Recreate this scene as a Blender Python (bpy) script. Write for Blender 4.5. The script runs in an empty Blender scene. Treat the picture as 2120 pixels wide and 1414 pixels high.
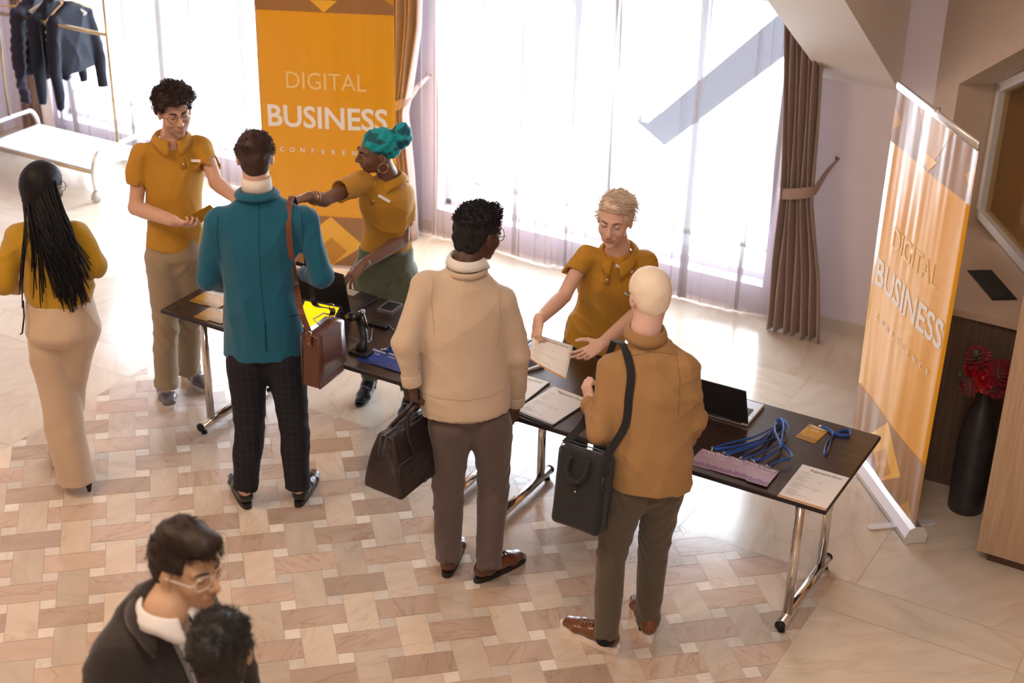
import bpy, bmesh, math, random
import numpy as np
from mathutils import Vector, Matrix
random.seed(7)
SC = bpy.context.scene
COL = SC.collection
PI = math.pi
# ------------------------------------------------------------------ camera
CAM_H, CAM_PITCH, CAM_ROLL, CAM_YAW, F_PX = 4.2226, 0.46909, 0.0220, math.radians(29.446), 3209.8
cd = bpy.data.cameras.new('camera'); cam = bpy.data.objects.new('camera', cd); COL.objects.link(cam)
cd.sensor_width = 36.0; cd.lens = F_PX / 2120 * 36.0; cd.clip_start = .05; cd.clip_end = 200
def _axes():
    F = Vector((0, math.cos(CAM_PITCH), -math.sin(CAM_PITCH))); R = Vector((1, 0, 0)); U = R.cross(F)
    R2 = R * math.cos(CAM_ROLL) + U * math.sin(CAM_ROLL); U2 = -R * math.sin(CAM_ROLL) + U * math.cos(CAM_ROLL)
    q = Matrix.Rotation(CAM_YAW, 3, 'Z')
    return q @ F, q @ R2, q @ U2
CF, CR, CU = _axes()
cam.matrix_world = Matrix(((CR.x, CU.x, -CF.x, 0), (CR.y, CU.y, -CF.y, 0), (CR.z, CU.z, -CF.z, CAM_H), (0, 0, 0, 1)))
cd.dof.use_dof = True; cd.dof.focus_distance = 7.2; cd.dof.aperture_fstop = 2.3
SC.camera = cam
FW = Vector((-math.sin(CAM_YAW), math.cos(CAM_YAW), 0)); RT = Vector((math.cos(CAM_YAW), math.sin(CAM_YAW), 0)); UP = Vector((0, 0, 1))
CPOS = Vector((0, 0, CAM_H))
def ray(px, py): return CF + CR * ((px - 1060) / F_PX) - CU * ((py - 707) / F_PX)
def at(px, py, d):            # point seen at that place of the photograph, d metres in front of the camera along the ground
    r = ray(px, py); return CPOS + r * (d / r.dot(FW))
def atz(px, py, z):
    r = ray(px, py); return CPOS + r * ((z - CAM_H) / r.z)
def wd(r, f, u=0.0):
    return (RT * r + FW * f + UP * u).normalized()
# ------------------------------------------------------------------ light
SC.view_settings.view_transform = 'Standard'; SC.view_settings.look = 'None'
SC.view_settings.exposure = 0.35; SC.view_settings.gamma = 1.0; SC.view_settings.use_curve_mapping = False
w = bpy.data.worlds.new('daylight'); SC.world = w; w.use_nodes = True
bg = w.node_tree.nodes['Background']; bg.inputs[0].default_value = (0.82, 0.89, 1.0, 1); bg.inputs[1].default_value = 24.0
SC.cycles.max_bounces = 8; SC.cycles.diffuse_bounces = 4; SC.cycles.glossy_bounces = 4; SC.cycles.transparent_max_bounces = 16
SC.cycles.transmission_bounces = 6; SC.cycles.sample_clamp_indirect = 6.0; SC.cycles.caustics_reflective = False; SC.cycles.caustics_refractive = False
def area(name, loc, size, energy, color, rot=(0, 0, 0), portal=False):
    l = bpy.data.lights.new(name, 'AREA'); l.shape = 'RECTANGLE'; l.size, l.size_y = size; l.energy = energy; l.color = color
    if portal: l.cycles.is_portal = True
    o = bpy.data.objects.new(name, l); COL.objects.link(o); o.location = loc; o.rotation_euler = rot; return o
area('window_daylight', (-4.2, 8.72, 1.06), (2.4, 1.8), 1, (1, 1, 1), (-PI/2, 0, 0), True)
area('window_daylight', (-7.4, 8.72, 1.06), (3.0, 1.8), 1, (1, 1, 1), (-PI/2, 0, 0), True)
# unseen overhead lamps added as fill; the left one gives the warm tungsten glow
area('ceiling_lamp', (-1.2, 2.6, 5.0), (1.6, 1.6), 62, (1.0, 0.86, 0.74))
area('ceiling_lamp', (-5.6, 2.0, 5.0), (1.6, 1.6), 105, (1.0, 0.66, 0.36))
area('ceiling_lamp', (1.5, -2.0, 5.0), (3.0, 2.0), 110, (1.0, 0.90, 0.82))
# ------------------------------------------------------------------ materials
MATS = {}
def mat(name, col, rough=.6, metal=0, bump=0, bscale=200, var=0, vscale=8, spec=.5, coat=0, sheen=0, sss=0, trans=0, ior=1.45):
    if name in MATS: return MATS[name]
    m = bpy.data.materials.new(name); m.use_nodes = True; nt = m.node_tree; b = nt.nodes['Principled BSDF']
    b.inputs['Base Color'].default_value = (*col, 1); b.inputs['Roughness'].default_value = rough; b.inputs['Metallic'].default_value = metal
    b.inputs['Specular IOR Level'].default_value = spec; b.inputs['Coat Weight'].default_value = coat; b.inputs['Coat Roughness'].default_value = .15
    b.inputs['Sheen Weight'].default_value = sheen; b.inputs['IOR'].default_value = ior; b.inputs['Transmission Weight'].default_value = trans
    if sss: b.inputs['Subsurface Weight'].default_value = sss; b.inputs['Subsurface Radius'].default_value = (.012, .005, .003); b.inputs['Subsurface Scale'].default_value = 1.0
    tc = nt.nodes.new('ShaderNodeTexCoord')
    if bump:
        n = nt.nodes.new('ShaderNodeTexNoise'); n.inputs['Scale'].default_value = bscale; n.inputs['Detail'].default_value = 3
        nt.links.new(tc.outputs['Object'], n.inputs['Vector'])
        bp = nt.nodes.new('ShaderNodeBump'); bp.inputs['Strength'].default_value = bump; bp.inputs['Distance'].default_value = .002
        nt.links.new(n.outputs['Fac'], bp.inputs['Height']); nt.links.new(bp.outputs[0], b.inputs['Normal'])
    if var:
        n = nt.nodes.new('ShaderNodeTexNoise'); n.inputs['Scale'].default_value = vscale; n.inputs['Detail'].default_value = 4
        nt.links.new(tc.outputs['Object'], n.inputs['Vector'])
        mx = nt.nodes.new('ShaderNodeMix'); mx.data_type = 'RGBA'
        mx.inputs['A'].default_value = (*[c * (1 - var) for c in col], 1); mx.inputs['B'].default_value = (*[min(1, c * (1 + var)) for c in col], 1)
        nt.links.new(n.outputs['Fac'], mx.inputs['Factor']); nt.links.new(mx.outputs['Result'], b.inputs['Base Color'])
    MATS[name] = m; return m
def nodes(m): return m.node_tree.nodes, m.node_tree.links, m.node_tree.nodes['Principled BSDF']
def stretched(name, c1, c2, scale, rough=.4, sc=3.0, coat=0, detail=5, bump=.1):
    if name in MATS: return MATS[name]
    m = mat(name, c1, rough, coat=coat); N, L, b = nodes(m)
    tc = N.new('ShaderNodeTexCoord'); mp = N.new('ShaderNodeMapping'); mp.inputs['Scale'].default_value = scale
    n = N.new('ShaderNodeTexNoise'); n.inputs['Scale'].default_value = sc; n.inputs['Detail'].default_value = detail; n.inputs['Roughness'].default_value = .65
    r = N.new('ShaderNodeValToRGB'); r.color_ramp.elements[0].position = .35; r.color_ramp.elements[1].position = .68
    r.color_ramp.elements[0].color = (*c1, 1); r.color_ramp.elements[1].color = (*c2, 1)
    L.new(tc.outputs['Object'], mp.inputs[0]); L.new(mp.outputs[0], n.inputs['Vector']); L.new(n.outputs['Fac'], r.inputs[0]); L.new(r.outputs[0], b.inputs['Base Color'])
    bp = N.new('ShaderNodeBump'); bp.inputs['Strength'].default_value = bump; bp.inputs['Distance'].default_value = .002
    L.new(n.outputs['Fac'], bp.inputs['Height']); L.new(bp.outputs[0], b.inputs['Normal'])
    return m
# ------------------------------------------------------------------ mesh building
class MB:
    def __init__(s): s.v = []; s.f = []; s.m = []; s.sm = []
    def add(s, vs, fs, mi=0, smooth=False):
        o = len(s.v); s.v += [tuple(v) for v in vs]
        for f in fs: s.f.append(tuple(i + o for i in f)); s.m.append(mi); s.sm.append(smooth)
    def box(s, c, size, mi=0, rot=None, bev=0):
        bm = bmesh.new(); bmesh.ops.create_cube(bm, size=1)
        for v in bm.verts: v.co = Vector((v.co.x * size[0], v.co.y * size[1], v.co.z * size[2]))
        if bev: bmesh.ops.bevel(bm, geom=bm.edges[:], offset=bev, segments=2, profile=.6, affect='EDGES')
        M = Matrix.Translation(Vector(c)) @ (rot.to_4x4() if rot is not None else Matrix())
        bm.verts.index_update(); s.add([M @ v.co for v in bm.verts], [[v.index for v in f.verts] for f in bm.faces], mi, False); bm.free()
    def tube(s, pts, r, mi=0, seg=10, cap=True, flat=None):
        P = [Vector(p) for p in pts]; n = len(P); rs = r if isinstance(r, (list, tuple)) else [r] * n
        T = [(P[min(i + 1, n - 1)] - P[max(i - 1, 0)]).normalized() for i in range(n)]
        a = T[0].orthogonal().normalized() if flat is None else (Vector(flat) - T[0] * Vector(flat).dot(T[0])).normalized(); vs = []
        for i in range(n):
            a = (a - T[i] * a.dot(T[i]))
            a = a.normalized() if a.length > 1e-6 else T[i].orthogonal().normalized()
            if flat is not None:
                fl = Vector(flat) - T[i] * Vector(flat).dot(T[i])
                if fl.length > .2: a = fl.normalized()
            b = T[i].cross(a); ra, rb = (rs[i], rs[i]) if not isinstance(rs[i], (list, tuple)) else rs[i]
            for k in range(seg):
                t = 2 * PI * k / seg; vs.append(P[i] + a * math.cos(t) * ra + b * math.sin(t) * rb)
        fs = [(i * seg + k, i * seg + (k + 1) % seg, (i + 1) * seg + (k + 1) % seg, (i + 1) * seg + k) for i in range(n - 1) for k in range(seg)]
        if cap: fs += [tuple(range(seg))[::-1], tuple((n - 1) * seg + k for k in range(seg))]
        s.add(vs, fs, mi, True)
    def lathe(s, c, prof, mi=0, seg=32):
        c = Vector(c); vs = []; n = len(prof)
        for r, z in prof:
            for k in range(seg): t = 2 * PI * k / seg; vs.append(c + Vector((r * math.cos(t), r * math.sin(t), z)))
        fs = [(i * seg + k, i * seg + (k + 1) % seg, (i + 1) * seg + (k + 1) % seg, (i + 1) * seg + k) for i in range(n - 1) for k in range(seg)]
        fs += [tuple(range(seg))[::-1], tuple((n - 1) * seg + k for k in range(seg))]
        s.add(vs, fs, mi, True)
    def prism(s, pts, off, mi=0, smooth=False):     # polygon pts, extruded by vector off
        P = [Vector(p) for p in pts]; off = Vector(off); n = len(P)
        s.add(P + [p + off for p in P], [tuple(range(n))[::-1], tuple(range(n, 2 * n))] + [(i, (i + 1) % n, n + (i + 1) % n, n + i) for i in range(n)], mi, smooth)
    def poly(s, pts, mi=0): s.add(pts, [tuple(range(len(pts)))], mi, False)
    def grid(s, rows, mi=0, smooth=True):
        n = len(rows[0]); vs = [p for r in rows for p in r]
        s.add(vs, [(i * n + k, i * n + k + 1, (i + 1) * n + k + 1, (i + 1) * n + k) for i in range(len(rows) - 1) for k in range(n - 1)], mi, smooth)
    def ball(s, c, r, mi=0, seg=14, rot=None):
        r = r if isinstance(r, (tuple, list)) else (r, r, r); vs = []; c = Vector(c); h = seg // 2
        for i in range(h + 1):
            for k in range(seg):
                p = Vector((math.sin(PI * i / h) * math.cos(2 * PI * k / seg) * r[0], math.sin(PI * i / h) * math.sin(2 * PI * k / seg) * r[1], math.cos(PI * i / h) * r[2]))
                vs.append(c + (rot @ p if rot is not None else p))
        s.add(vs, [(i * seg + k, (i + 1) * seg + k, (i + 1) * seg + (k + 1) % seg, i * seg + (k + 1) % seg) for i in range(h) for k in range(seg)], mi, True)
    def build(s, name, mats, parent=None, xf=None, solid=0):
        me = bpy.data.meshes.new(name); off = Vector((0, 0, 0))
        if parent is not None:
            root = parent
            while root.parent is not None: root = root.parent
            off = Vector(root['_base']) if '_base' in root else Vector((0, 0, 0))
        vs = [Vector(v) for v in s.v]
        if xf is not None: vs = [xf @ v for v in vs]
        me.from_pydata([v - off for v in vs], [], s.f)
        mats = mats if isinstance(mats, (list, tuple)) else [mats]
        for m in mats: me.materials.append(m)
        me.polygons.foreach_set('material_index', s.m); me.polygons.foreach_set('use_smooth', s.sm); me.validate(); me.update()
        bm = bmesh.new(); bm.from_mesh(me); bmesh.ops.remove_doubles(bm, verts=bm.verts, dist=1e-6); bmesh.ops.recalc_face_normals(bm, faces=bm.faces); bm.to_mesh(me); bm.free()
        o = bpy.data.objects.new(name, me); COL.objects.link(o)
        if parent is not None: o.parent = parent
        if solid: md = o.modifiers.new('solid', 'SOLIDIFY'); md.thickness = solid; md.offset = 0
        return o
def tag(o, label=None, cat=None, group=None, kind=None):
    if label: o['label'] = label
    if cat: o['category'] = cat
    if group: o['group'] = group
    if kind: o['kind'] = kind
    return o
def thing(name, label, cat, loc=(0, 0, 0), group=None):      # an Empty at the thing's base; its parts are built in world coordinates
    o = bpy.data.objects.new(name, None); COL.objects.link(o); o.location = loc; o.empty_display_size = .1
    o['_base'] = tuple(loc); return tag(o, label, cat, group)
def local(x, y, z, r=None):   # matrix from columns
    o = Matrix.Identity(4)
    for i, c in enumerate((x, y, z)):
        for j in range(3): o[j][i] = c[j]
    if r is not None:
        for j in range(3): o[j][3] = r[j]
    return o
def text(body, size, mt, parent, M, name='lettering', align='CENTER', bold=0, space=1.0, width=None, ext=.0004):
    cu = bpy.data.curves.new(name, 'FONT'); cu.body = body; cu.size = size; cu.align_x = align; cu.align_y = 'CENTER'
    cu.offset = bold; cu.space_character = space; cu.extrude = ext; cu.resolution_u = 3
    t = bpy.data.objects.new(name, cu); COL.objects.link(t)
    dg = bpy.context.evaluated_depsgraph_get(); me = bpy.data.meshes.new_from_object(t.evaluated_get(dg))
    bpy.data.objects.remove(t)
    vs = [v.co.copy() for v in me.vertices]
    if width and vs:
        x0, x1 = min(v.x for v in vs), max(v.x for v in vs); k = width / (x1 - x0); c = (x0 + x1) / 2 if align == 'CENTER' else x0
        for v in vs: v.x = (v.x - c) * k + (0 if align == 'CENTER' else 0)
    root = parent
    while root.parent is not None: root = root.parent
    off = Vector(root['_base']) if '_base' in root else Vector((0, 0, 0))
    for v, c in zip(me.vertices, vs): v.co = M @ c - off
    me.materials.clear(); me.materials.append(mt); me.name = name
    o = bpy.data.objects.new(name, me); COL.objects.link(o); o.parent = parent; return o
# ------------------------------------------------------------------ the room
def clip(poly, inside):   # Sutherland-Hodgman against half planes (nx,ny,c): nx*x+ny*y<=c
    for nx, ny, c in inside:
        out = []
        for i in range(len(poly)):
            a, b = poly[i], poly[(i + 1) % len(poly)]; da = nx * a[0] + ny * a[1] - c; db = nx * b[0] + ny * b[1] - c
            if da <= 0: out.append(a)
            if (da < 0 < db) or (db < 0 < da): t = da / (da - db); out.append((a[0] + (b[0] - a[0]) * t, a[1] + (b[1] - a[1]) * t))
        poly = out
        if len(poly) < 3: return []
    return poly
def marble(name, base, vein, rough=.15, scale=1.6, vs=.5):
    m = mat(name, base, rough, spec=.7, coat=.35); N, L, b = nodes(m)
    tc = N.new('ShaderNodeTexCoord')
    at_ = N.new('ShaderNodeAttribute'); at_.attribute_name = 'tile'
    sep = N.new('ShaderNodeSeparateColor'); L.new(at_.outputs['Color'], sep.inputs[0])
    sh = N.new('ShaderNodeVectorMath'); sh.operation = 'MULTIPLY_ADD'; sh.inputs[1].default_value = (9, 7, 5)
    L.new(at_.outputs['Color'], sh.inputs[0]); L.new(tc.outputs['Object'], sh.inputs[2])
    rot = N.new('ShaderNodeVectorRotate'); rot.rotation_type = 'Z_AXIS'; ang = N.new('ShaderNodeMath'); ang.operation = 'MULTIPLY'; ang.inputs[1].default_value = 3.0
    L.new(sep.outputs[1], ang.inputs[0]); L.new(ang.outputs[0], rot.inputs['Angle']); L.new(sh.outputs[0], rot.inputs['Vector'])
    mp = N.new('ShaderNodeMapping'); mp.inputs['Scale'].default_value = (1, 3.2, 1); L.new(rot.outputs[0], mp.inputs[0])
    n = N.new('ShaderNodeTexNoise'); n.inputs['Scale'].default_value = scale; n.inputs['Detail'].default_value = 6; n.inputs['Distortion'].default_value = 1.2
    L.new(mp.outputs[0], n.inputs['Vector'])
    r = N.new('ShaderNodeValToRGB'); e = r.color_ramp.elements; e[0].position = .485; e[1].position = .515; e[0].color = (1, 1, 1, 1); e[1].color = (1, 1, 1, 1)
    k = e.new(.5); k.color = (*vein, 1); L.new(n.outputs['Fac'], r.inputs[0])
    n2 = N.new('ShaderNodeTexNoise'); n2.inputs['Scale'].default_value = 5; n2.inputs['Detail'].default_value = 5; L.new(mp.outputs[0], n2.inputs['Vector'])
    mr = N.new('ShaderNodeMapRange'); mr.inputs['From Min'].default_value = .3; mr.inputs['From Max'].default_value = .7; mr.inputs['To Min'].default_value = .92; mr.inputs['To Max'].default_value = 1.05
    L.new(n2.outputs['Fac'], mr.inputs[0])
    mr2 = N.new('ShaderNodeMapRange'); mr2.inputs['To Min'].default_value = .8; mr2.inputs['To Max'].default_value = 1.14; L.new(sep.outputs[0], mr2.inputs[0])
    mu = N.new('ShaderNodeMath'); mu.operation = 'MULTIPLY'; L.new(mr.outputs[0], mu.inputs[0]); L.new(mr2.outputs[0], mu.inputs[1])
    a = N.new('ShaderNodeMix'); a.data_type = 'RGBA'; a.blend_type = 'MULTIPLY'; a.inputs['Factor'].default_value = vs
    a.inputs['A'].default_value = (*base, 1); L.new(r.outputs[0], a.inputs['B'])
    v = N.new('ShaderNodeVectorMath'); v.operation = 'SCALE'; L.new(a.outputs['Result'], v.inputs[0]); L.new(mu.outputs[0], v.inputs['Scale']); L.new(v.outputs[0], b.inputs['Base Color'])
    mr3 = N.new('ShaderNodeMapRange'); mr3.inputs['To Min'].default_value = rough * .8; mr3.inputs['To Max'].default_value = rough * 1.5; L.new(n2.outputs['Fac'], mr3.inputs[0]); L.new(mr3.outputs[0], b.inputs['Roughness'])
    bp = N.new('ShaderNodeBump'); bp.inputs['Strength'].default_value = .06; bp.inputs['Distance'].default_value = .01; n3 = N.new('ShaderNodeTexNoise'); n3.inputs['Scale'].default_value = 6
    L.new(tc.outputs['Object'], n3.inputs['Vector']); L.new(n3.outputs['Fac'], bp.inputs['Height']); L.new(bp.outputs[0], b.inputs['Normal'])
    return m
M_H = marble('marble_brown', (.56, .42, .335), (.72, .60, .52), vs=.55)
M_V = marble('marble_cream', (.68, .56, .455), (.76, .66, .58), vs=.45)
M_S = marble('marble_pale', (.76, .68, .60), (.75, .65, .55), vs=.3)
M_P = marble('marble_plain', (.70, .60, .49), (.82, .74, .66), vs=.4, scale=.5)
M_J = mat('tile_joint', (.50, .40, .32), .5)
def build_floor():
    verts, faces, mi, rnd = [], [], [], []
    g = .0012
    def add(poly, k, rv):
        o = len(verts); verts.extend([(p[0], p[1], 0.0) for p in poly]); faces.append(tuple(range(o, o + len(poly)))); mi.append(k); rnd.append(rv)
    a = .07; ang = math.radians(12.9 + 29.446 ); A = Vector((-1.0043 * math.cos(CAM_YAW) - 5.6204 * math.sin(CAM_YAW), -1.0043 * math.sin(CAM_YAW) + 5.6204 * math.cos(CAM_YAW)))
    ca, sa = math.cos(ang), math.sin(ang)
    reg = [(-1, 0, 5.72), (1, 0, -1.6), (0, 1, 5.95), (0, -1, 1.2)]   # X>-5.72, X<-1.6, Y<5.95, Y>-1.2
    tiles = [((0, -2, 4, 0), 0), ((4, -3, 6, 1), 1), ((3, -3, 4, -2), 2), ((3, 0, 4, 1), 2)]
    R = random.Random(3)
    for i in range(-45, 46):
        for j in range(-45, 46):
            ox, oy = 3 * (i + j), 3 * (i - j)
            for (x0, y0, x1, y1), k in tiles:
                P = []
                for ux, uy in ((x0 * a + g, y0 * a + g), (x1 * a - g, y0 * a + g), (x1 * a - g, y1 * a - g), (x0 * a + g, y1 * a - g)):
                    ux += ox * a; uy += oy * a; P.append((A.x + ux * ca - uy * sa, A.y + ux * sa + uy * ca))
                cx = sum(p[0] for p in P) / 4; cy = sum(p[1] for p in P) / 4
                if cx < -6 or cx > -1.3 or cy > 6.3 or cy < 1.0: continue
                P = clip(P, reg)
                if P: add(P, k, (R.random(), R.random(), R.random(), 1))
    # large plain slabs around the patterned field
    def slabs(x0, y0, x1, y1, s):
        y = y0
        while y < y1 - 1e-6:
            x = x0
            while x < x1 - 1e-6:
                xa, ya = min(x + s, x1), min(y + s, y1); add([(x + g, y + g), (xa - g, y + g), (xa - g, ya - g), (x + g, ya - g)], 3, (.35 + R.random() * .4, R.random(), R.random(), 1)); x += s
            y += s
    slabs(-9.6, 5.95, 3.0, 8.6, .9); slabs(-1.6, -4.2, 3.0, 5.95, .9); slabs(-9.6, -4.2, -5.72, 5.95, .9); slabs(-5.72, -4.2, -1.6, 1.2, .9)
    me = bpy.data.meshes.new('floor'); o0 = len(verts)
    verts.extend([(-9.6, -4.2, -.0008), (3, -4.2, -.0008), (3, 8.6, -.0008), (-9.6, 8.6, -.0008), (-9.6, -4.2, -.1), (3, -4.2, -.1), (3, 8.6, -.1), (-9.6, 8.6, -.1)])
    for f in ((0, 1, 2, 3), (7, 6, 5, 4), (4, 5, 1, 0), (5, 6, 2, 1), (6, 7, 3, 2), (7, 4, 0, 3)): faces.append(tuple(i + o0 for i in f)); mi.append(4); rnd.append((.5, .5, .5, 1))
    me.from_pydata(verts, [], faces)
    for m in (M_H, M_V, M_S, M_P, M_J): me.materials.append(m)
    me.polygons.foreach_set('material_index', mi)
    ca_ = me.attributes.new('tile', 'FLOAT_COLOR', 'FACE'); ca_.data.foreach_set('color', [c for r in rnd for c in r])
    o = bpy.data.objects.new('floor', me); COL.objects.link(o); o['kind'] = 'structure'; return o
build_floor()
WALL = mat('wall_plaster', (.76, .71, .80), .75, bump=.15, bscale=350, var=.04)
WALLW = mat('wall_plaster_warm', (.60, .47, .375), .75, bump=.15, bscale=350, var=.04)
CEIL = mat('ceiling_plaster', (.84, .78, .74), .8, bump=.1, bscale=200)
TRIMM = mat('skirting_stone', (.62, .55, .48), .4, var=.08)
FRAME = mat('window_frame_white', (.75, .75, .76), .35)
PANELW = stretched('oak_veneer', (.40, .27, .17), (.52, .37, .25), (40, 40, 1.5), .45, 2.0, bump=.05)
PANELD = stretched('walnut_veneer', (.12, .08, .06), (.18, .125, .095), (40, 40, 1.5), .5, 2.0, bump=.05)
def struct(name, mb, m): o = mb.build(name, m); o['kind'] = 'structure'; return o
XL, XR, YW = -9.45, 2.9, 8.45
# window wall: pieces around the two openings
W1, W2, ZS, ZH = (-8.95, -5.95), (-5.39, -2.98), .17, 1.96
b = MB()
def wb(x0, x1, z0, z1, y0=YW, y1=8.8): b.box(((x0 + x1) / 2, (y0 + y1) / 2, (z0 + z1) / 2), (x1 - x0, y1 - y0, z1 - z0))
wb(XL - .1, W1[0], 0, 2.5); wb(W1[1], W2[0], 0, 2.5); wb(W2[1], -2.07, 0, 2.5)
wb(W1[0], W1[1], 0, ZS); wb(W1[0], W1[1], ZH, 2.5); wb(W2[0], W2[1], 0, ZS); wb(W2[0], W2[1], ZH, 2.5)
struct('wall_back', b, WALL)
# left wall, near wall, right walls
b = MB(); b.box((XL - .05, 2.15, 2.6), (.1, 12.9, 5.2)); struct('wall_left', b, WALL)
b = MB(); b.box((-3.3, -4.25, 2.6), (12.5, .1, 5.2)); struct('wall_front', b, WALLW)
# angled right wall running from the corner beside the alcove, with a deep recess holding an inner window
K = Vector((-2.09, 8.45, 0)); D = Vector((.55, -.835, 0)).normalized(); Nn = Vector((D.y, -D.x, 0))   # Nn points into the room (towards -x,-y)
if Nn.dot(Vector((0, 0, 0)) - K) < 0: Nn = -Nn
def wp(s, n, z): p = K + D * s - Nn * n; return Vector((p.x, p.y, z))
def wslab(b, s0, s1, z0, z1, n0=0, n1=.1, mi=0):
    b.prism([wp(s0, n0, z0), wp(s1, n0, z0), wp(s1, n1, z0), wp(s0, n1, z0)], (0, 0, z1 - z0), mi)
b = MB(); wslab(b, 0, .35, 0, 5.2, 0, .55); wslab(b, .35, 1.70, 0, .95, 0, .55); wslab(b, 1.70, 1.79, 0, 5.2, 0, .55)
b.prism([wp(.35, 0, 1.75), wp(1.70, 0, 2.48), wp(1.70, 0, 5.2), wp(.35, 0, 5.2)], -Nn * .55)
struct('wall_right', b, WALLW)
b = MB(); b.box((2.95, 1.4, 2.6), (.1, 11.4, 5.2)); struct('wall_right', b, WALLW)
b = MB(); b.box((.92, 7.12, 2.6), (3.96, .1, 5.2)); struct('wall_right', b, WALLW)
# inner window in that recess: sloping head, pale frame, amber glass showing the corridor beyond
b = MB()
fr = [(.37, 1.0), (1.69, 1.0), (1.69, 2.45), (.37, 1.76)]
def fbar(p, q, w=.05):
    p, q = Vector(p), Vector(q); t = (q - p).normalized(); n = Vector((-t.y, t.x)) * w
    pts = [p, q, q + n, p + n]; b.prism([wp(x.x, .20, x.y) for x in pts], -Nn * .06)
for i in range(4): fbar(fr[i], fr[(i + 1) % 4])
struct('window_3', b, FRAME)
gl = bpy.data.materials.new('amber_glass'); gl.use_nodes = True; N = gl.node_tree.nodes; L = gl.node_tree.links; N.clear()
o_ = N.new('ShaderNodeOutputMaterial'); tr = N.new('ShaderNodeBsdfTransparent'); tr.inputs[0].default_value = (.93, .82, .62, 1); gs = N.new('ShaderNodeBsdfGlossy'); gs.inputs['Roughness'].default_value = .03
fz = N.new('ShaderNodeLayerWeight'); fz.inputs[0].default_value = .5; pw = N.new('ShaderNodeMath'); pw.operation = 'POWER'; pw.inputs[1].default_value = 4.5; L.new(fz.outputs['Facing'], pw.inputs[0]); mx = N.new('ShaderNodeMixShader'); L.new(pw.outputs[0], mx.inputs[0]); L.new(tr.outputs[0], mx.inputs[1]); L.new(gs.outputs[0], mx.inputs[2]); L.new(mx.outputs[0], o_.inputs[0])
b = MB(); b.prism([wp(x, .232, z) for x, z in fr], -Nn * .006); g_ = b.build('window_pane', gl); g_['kind'] = 'structure'; g_.name = 'window_4'
b = MB(); b.prism([wp(.1, 1.3, .0), wp(1.95, 1.3, .0), wp(1.95, 1.4, .0), wp(.1, 1.4, 0)], (0, 0, 3.2)); b.prism([wp(.1, .55, .0), wp(.1, 1.4, 0), wp(.0, 1.4, 0), wp(.0, .55, 0)], (0, 0, 3.2)); b.prism([wp(1.85, .55, .0), wp(1.85, 1.3, 0), wp(1.95, 1.3, 0), wp(1.95, .55, 0)], (0, 0, 3.2)); b.prism([wp(0, .55, 3.1), wp(1.95, .55, 3.1), wp(1.95, 1.4, 3.1), wp(0, 1.4, 3.1)], (0, 0, .1)); b.prism([wp(0, .55, .85), wp(1.95, .55, .85), wp(1.95, 1.4, .85), wp(0, 1.4, .85)], (0, 0, .1))
struct('wall_corridor', b, mat('corridor_wall', (.50, .40, .27), .7))
area('corridor_lamp', tuple(wp(1.0, .95, 2.95)), (.8, .3), 55, (1.0, .82, .55))  # unseen light added to brighten the interior behind the amber glass
# sill block in front of the recess with the planter niche below, tall veneer cabinet at the right
b = MB(); b.prism([(-1.78, 7.02, 0), (-1.2, 7.04, 0), (-.62, 7.04, 0), (-.62, 7.95, 0), (-1.8, 7.95, 0)], (0, 0, .96), 0)
struct('wall_niche', b, PANELD)
b = MB(); b.prism([(-1.80, 7.0, .96), (-.6, 7.0, .96), (-.6, 7.95, .96), (-1.76, 7.95, .96)], (0, 0, .035)); struct('trim_1', b, mat('sill_stone', (.62, .48, .36), .4, var=.06))
t = thing('tall_cabinet', 'tall light oak veneer cabinet with dark plinth at the right edge beside the vase', 'cabinet', (-.3, 6.7, 0))
b = MB(); b.box((-.43, 6.72, 1.01), (1.30, .58, 1.9), bev=.003); b.build('cabinet_body', PANELW, t)
b = MB(); b.box((-.41, 6.75, .03), (1.24, .56, .06)); b.build('plinth', mat('plinth_brown', (.10, .05, .03), .5), t)
# floor grille on the sill
t = thing('air_grille', 'black slotted ventilation grille let into the stone sill', 'vent', (-1.42, 7.32, .995))
b = MB(); Mg = Matrix.Translation((-1.40, 7.38, .997)) @ Matrix.Rotation(math.radians(-55), 4, 'Z')
for i in range(7): b.box((0, -.054 + i * .018, 0), (.34, .008, .006))
b.box((0, 0, -.0015), (.36, .13, .003)); b.build('grille_slats', mat('grille_black', (.02, .02, .02), .4), t, xf=Mg)
# sloping attic ceiling, beam dying into the window wall, flat ceiling above
b = MB(); sl = .657
b.prism([(XL, 8.7, 2.3), (XL, 8.7, 2.4), (XL, 4.3, 5.3), (XL, 4.3, 5.2)], (12.5, 0, 0)); struct('ceiling', b, CEIL)
b = MB(); b.box((-3.3, 0.02, 5.25), (12.6, 8.7, .1)); struct('ceiling', b, CEIL)
b = MB(); zt = lambda y: 1.565 + (8.45 - y) * .645
b.prism([(-2.74, 8.45, zt(8.45)), (-2.74, 4.0, zt(4.0)), (-2.74, 4.0, zt(4.0) + .9), (-2.74, 8.45, zt(8.45) + .9)], (.45, 0, 0)); struct('ceiling_beam', b, CEIL)
# skirting
b = MB(); b.box((-2.46, 8.44, .04), (.74, .025, .08)); b.box((-5.67, 8.44, .04), (.5, .025, .08)); struct('baseboard_back', b, TRIMM)
b = MB(); b.box((XL + .012, 3, .04), (.025, 10.6, .08)); struct('baseboard_left', b, TRIMM)
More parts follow.
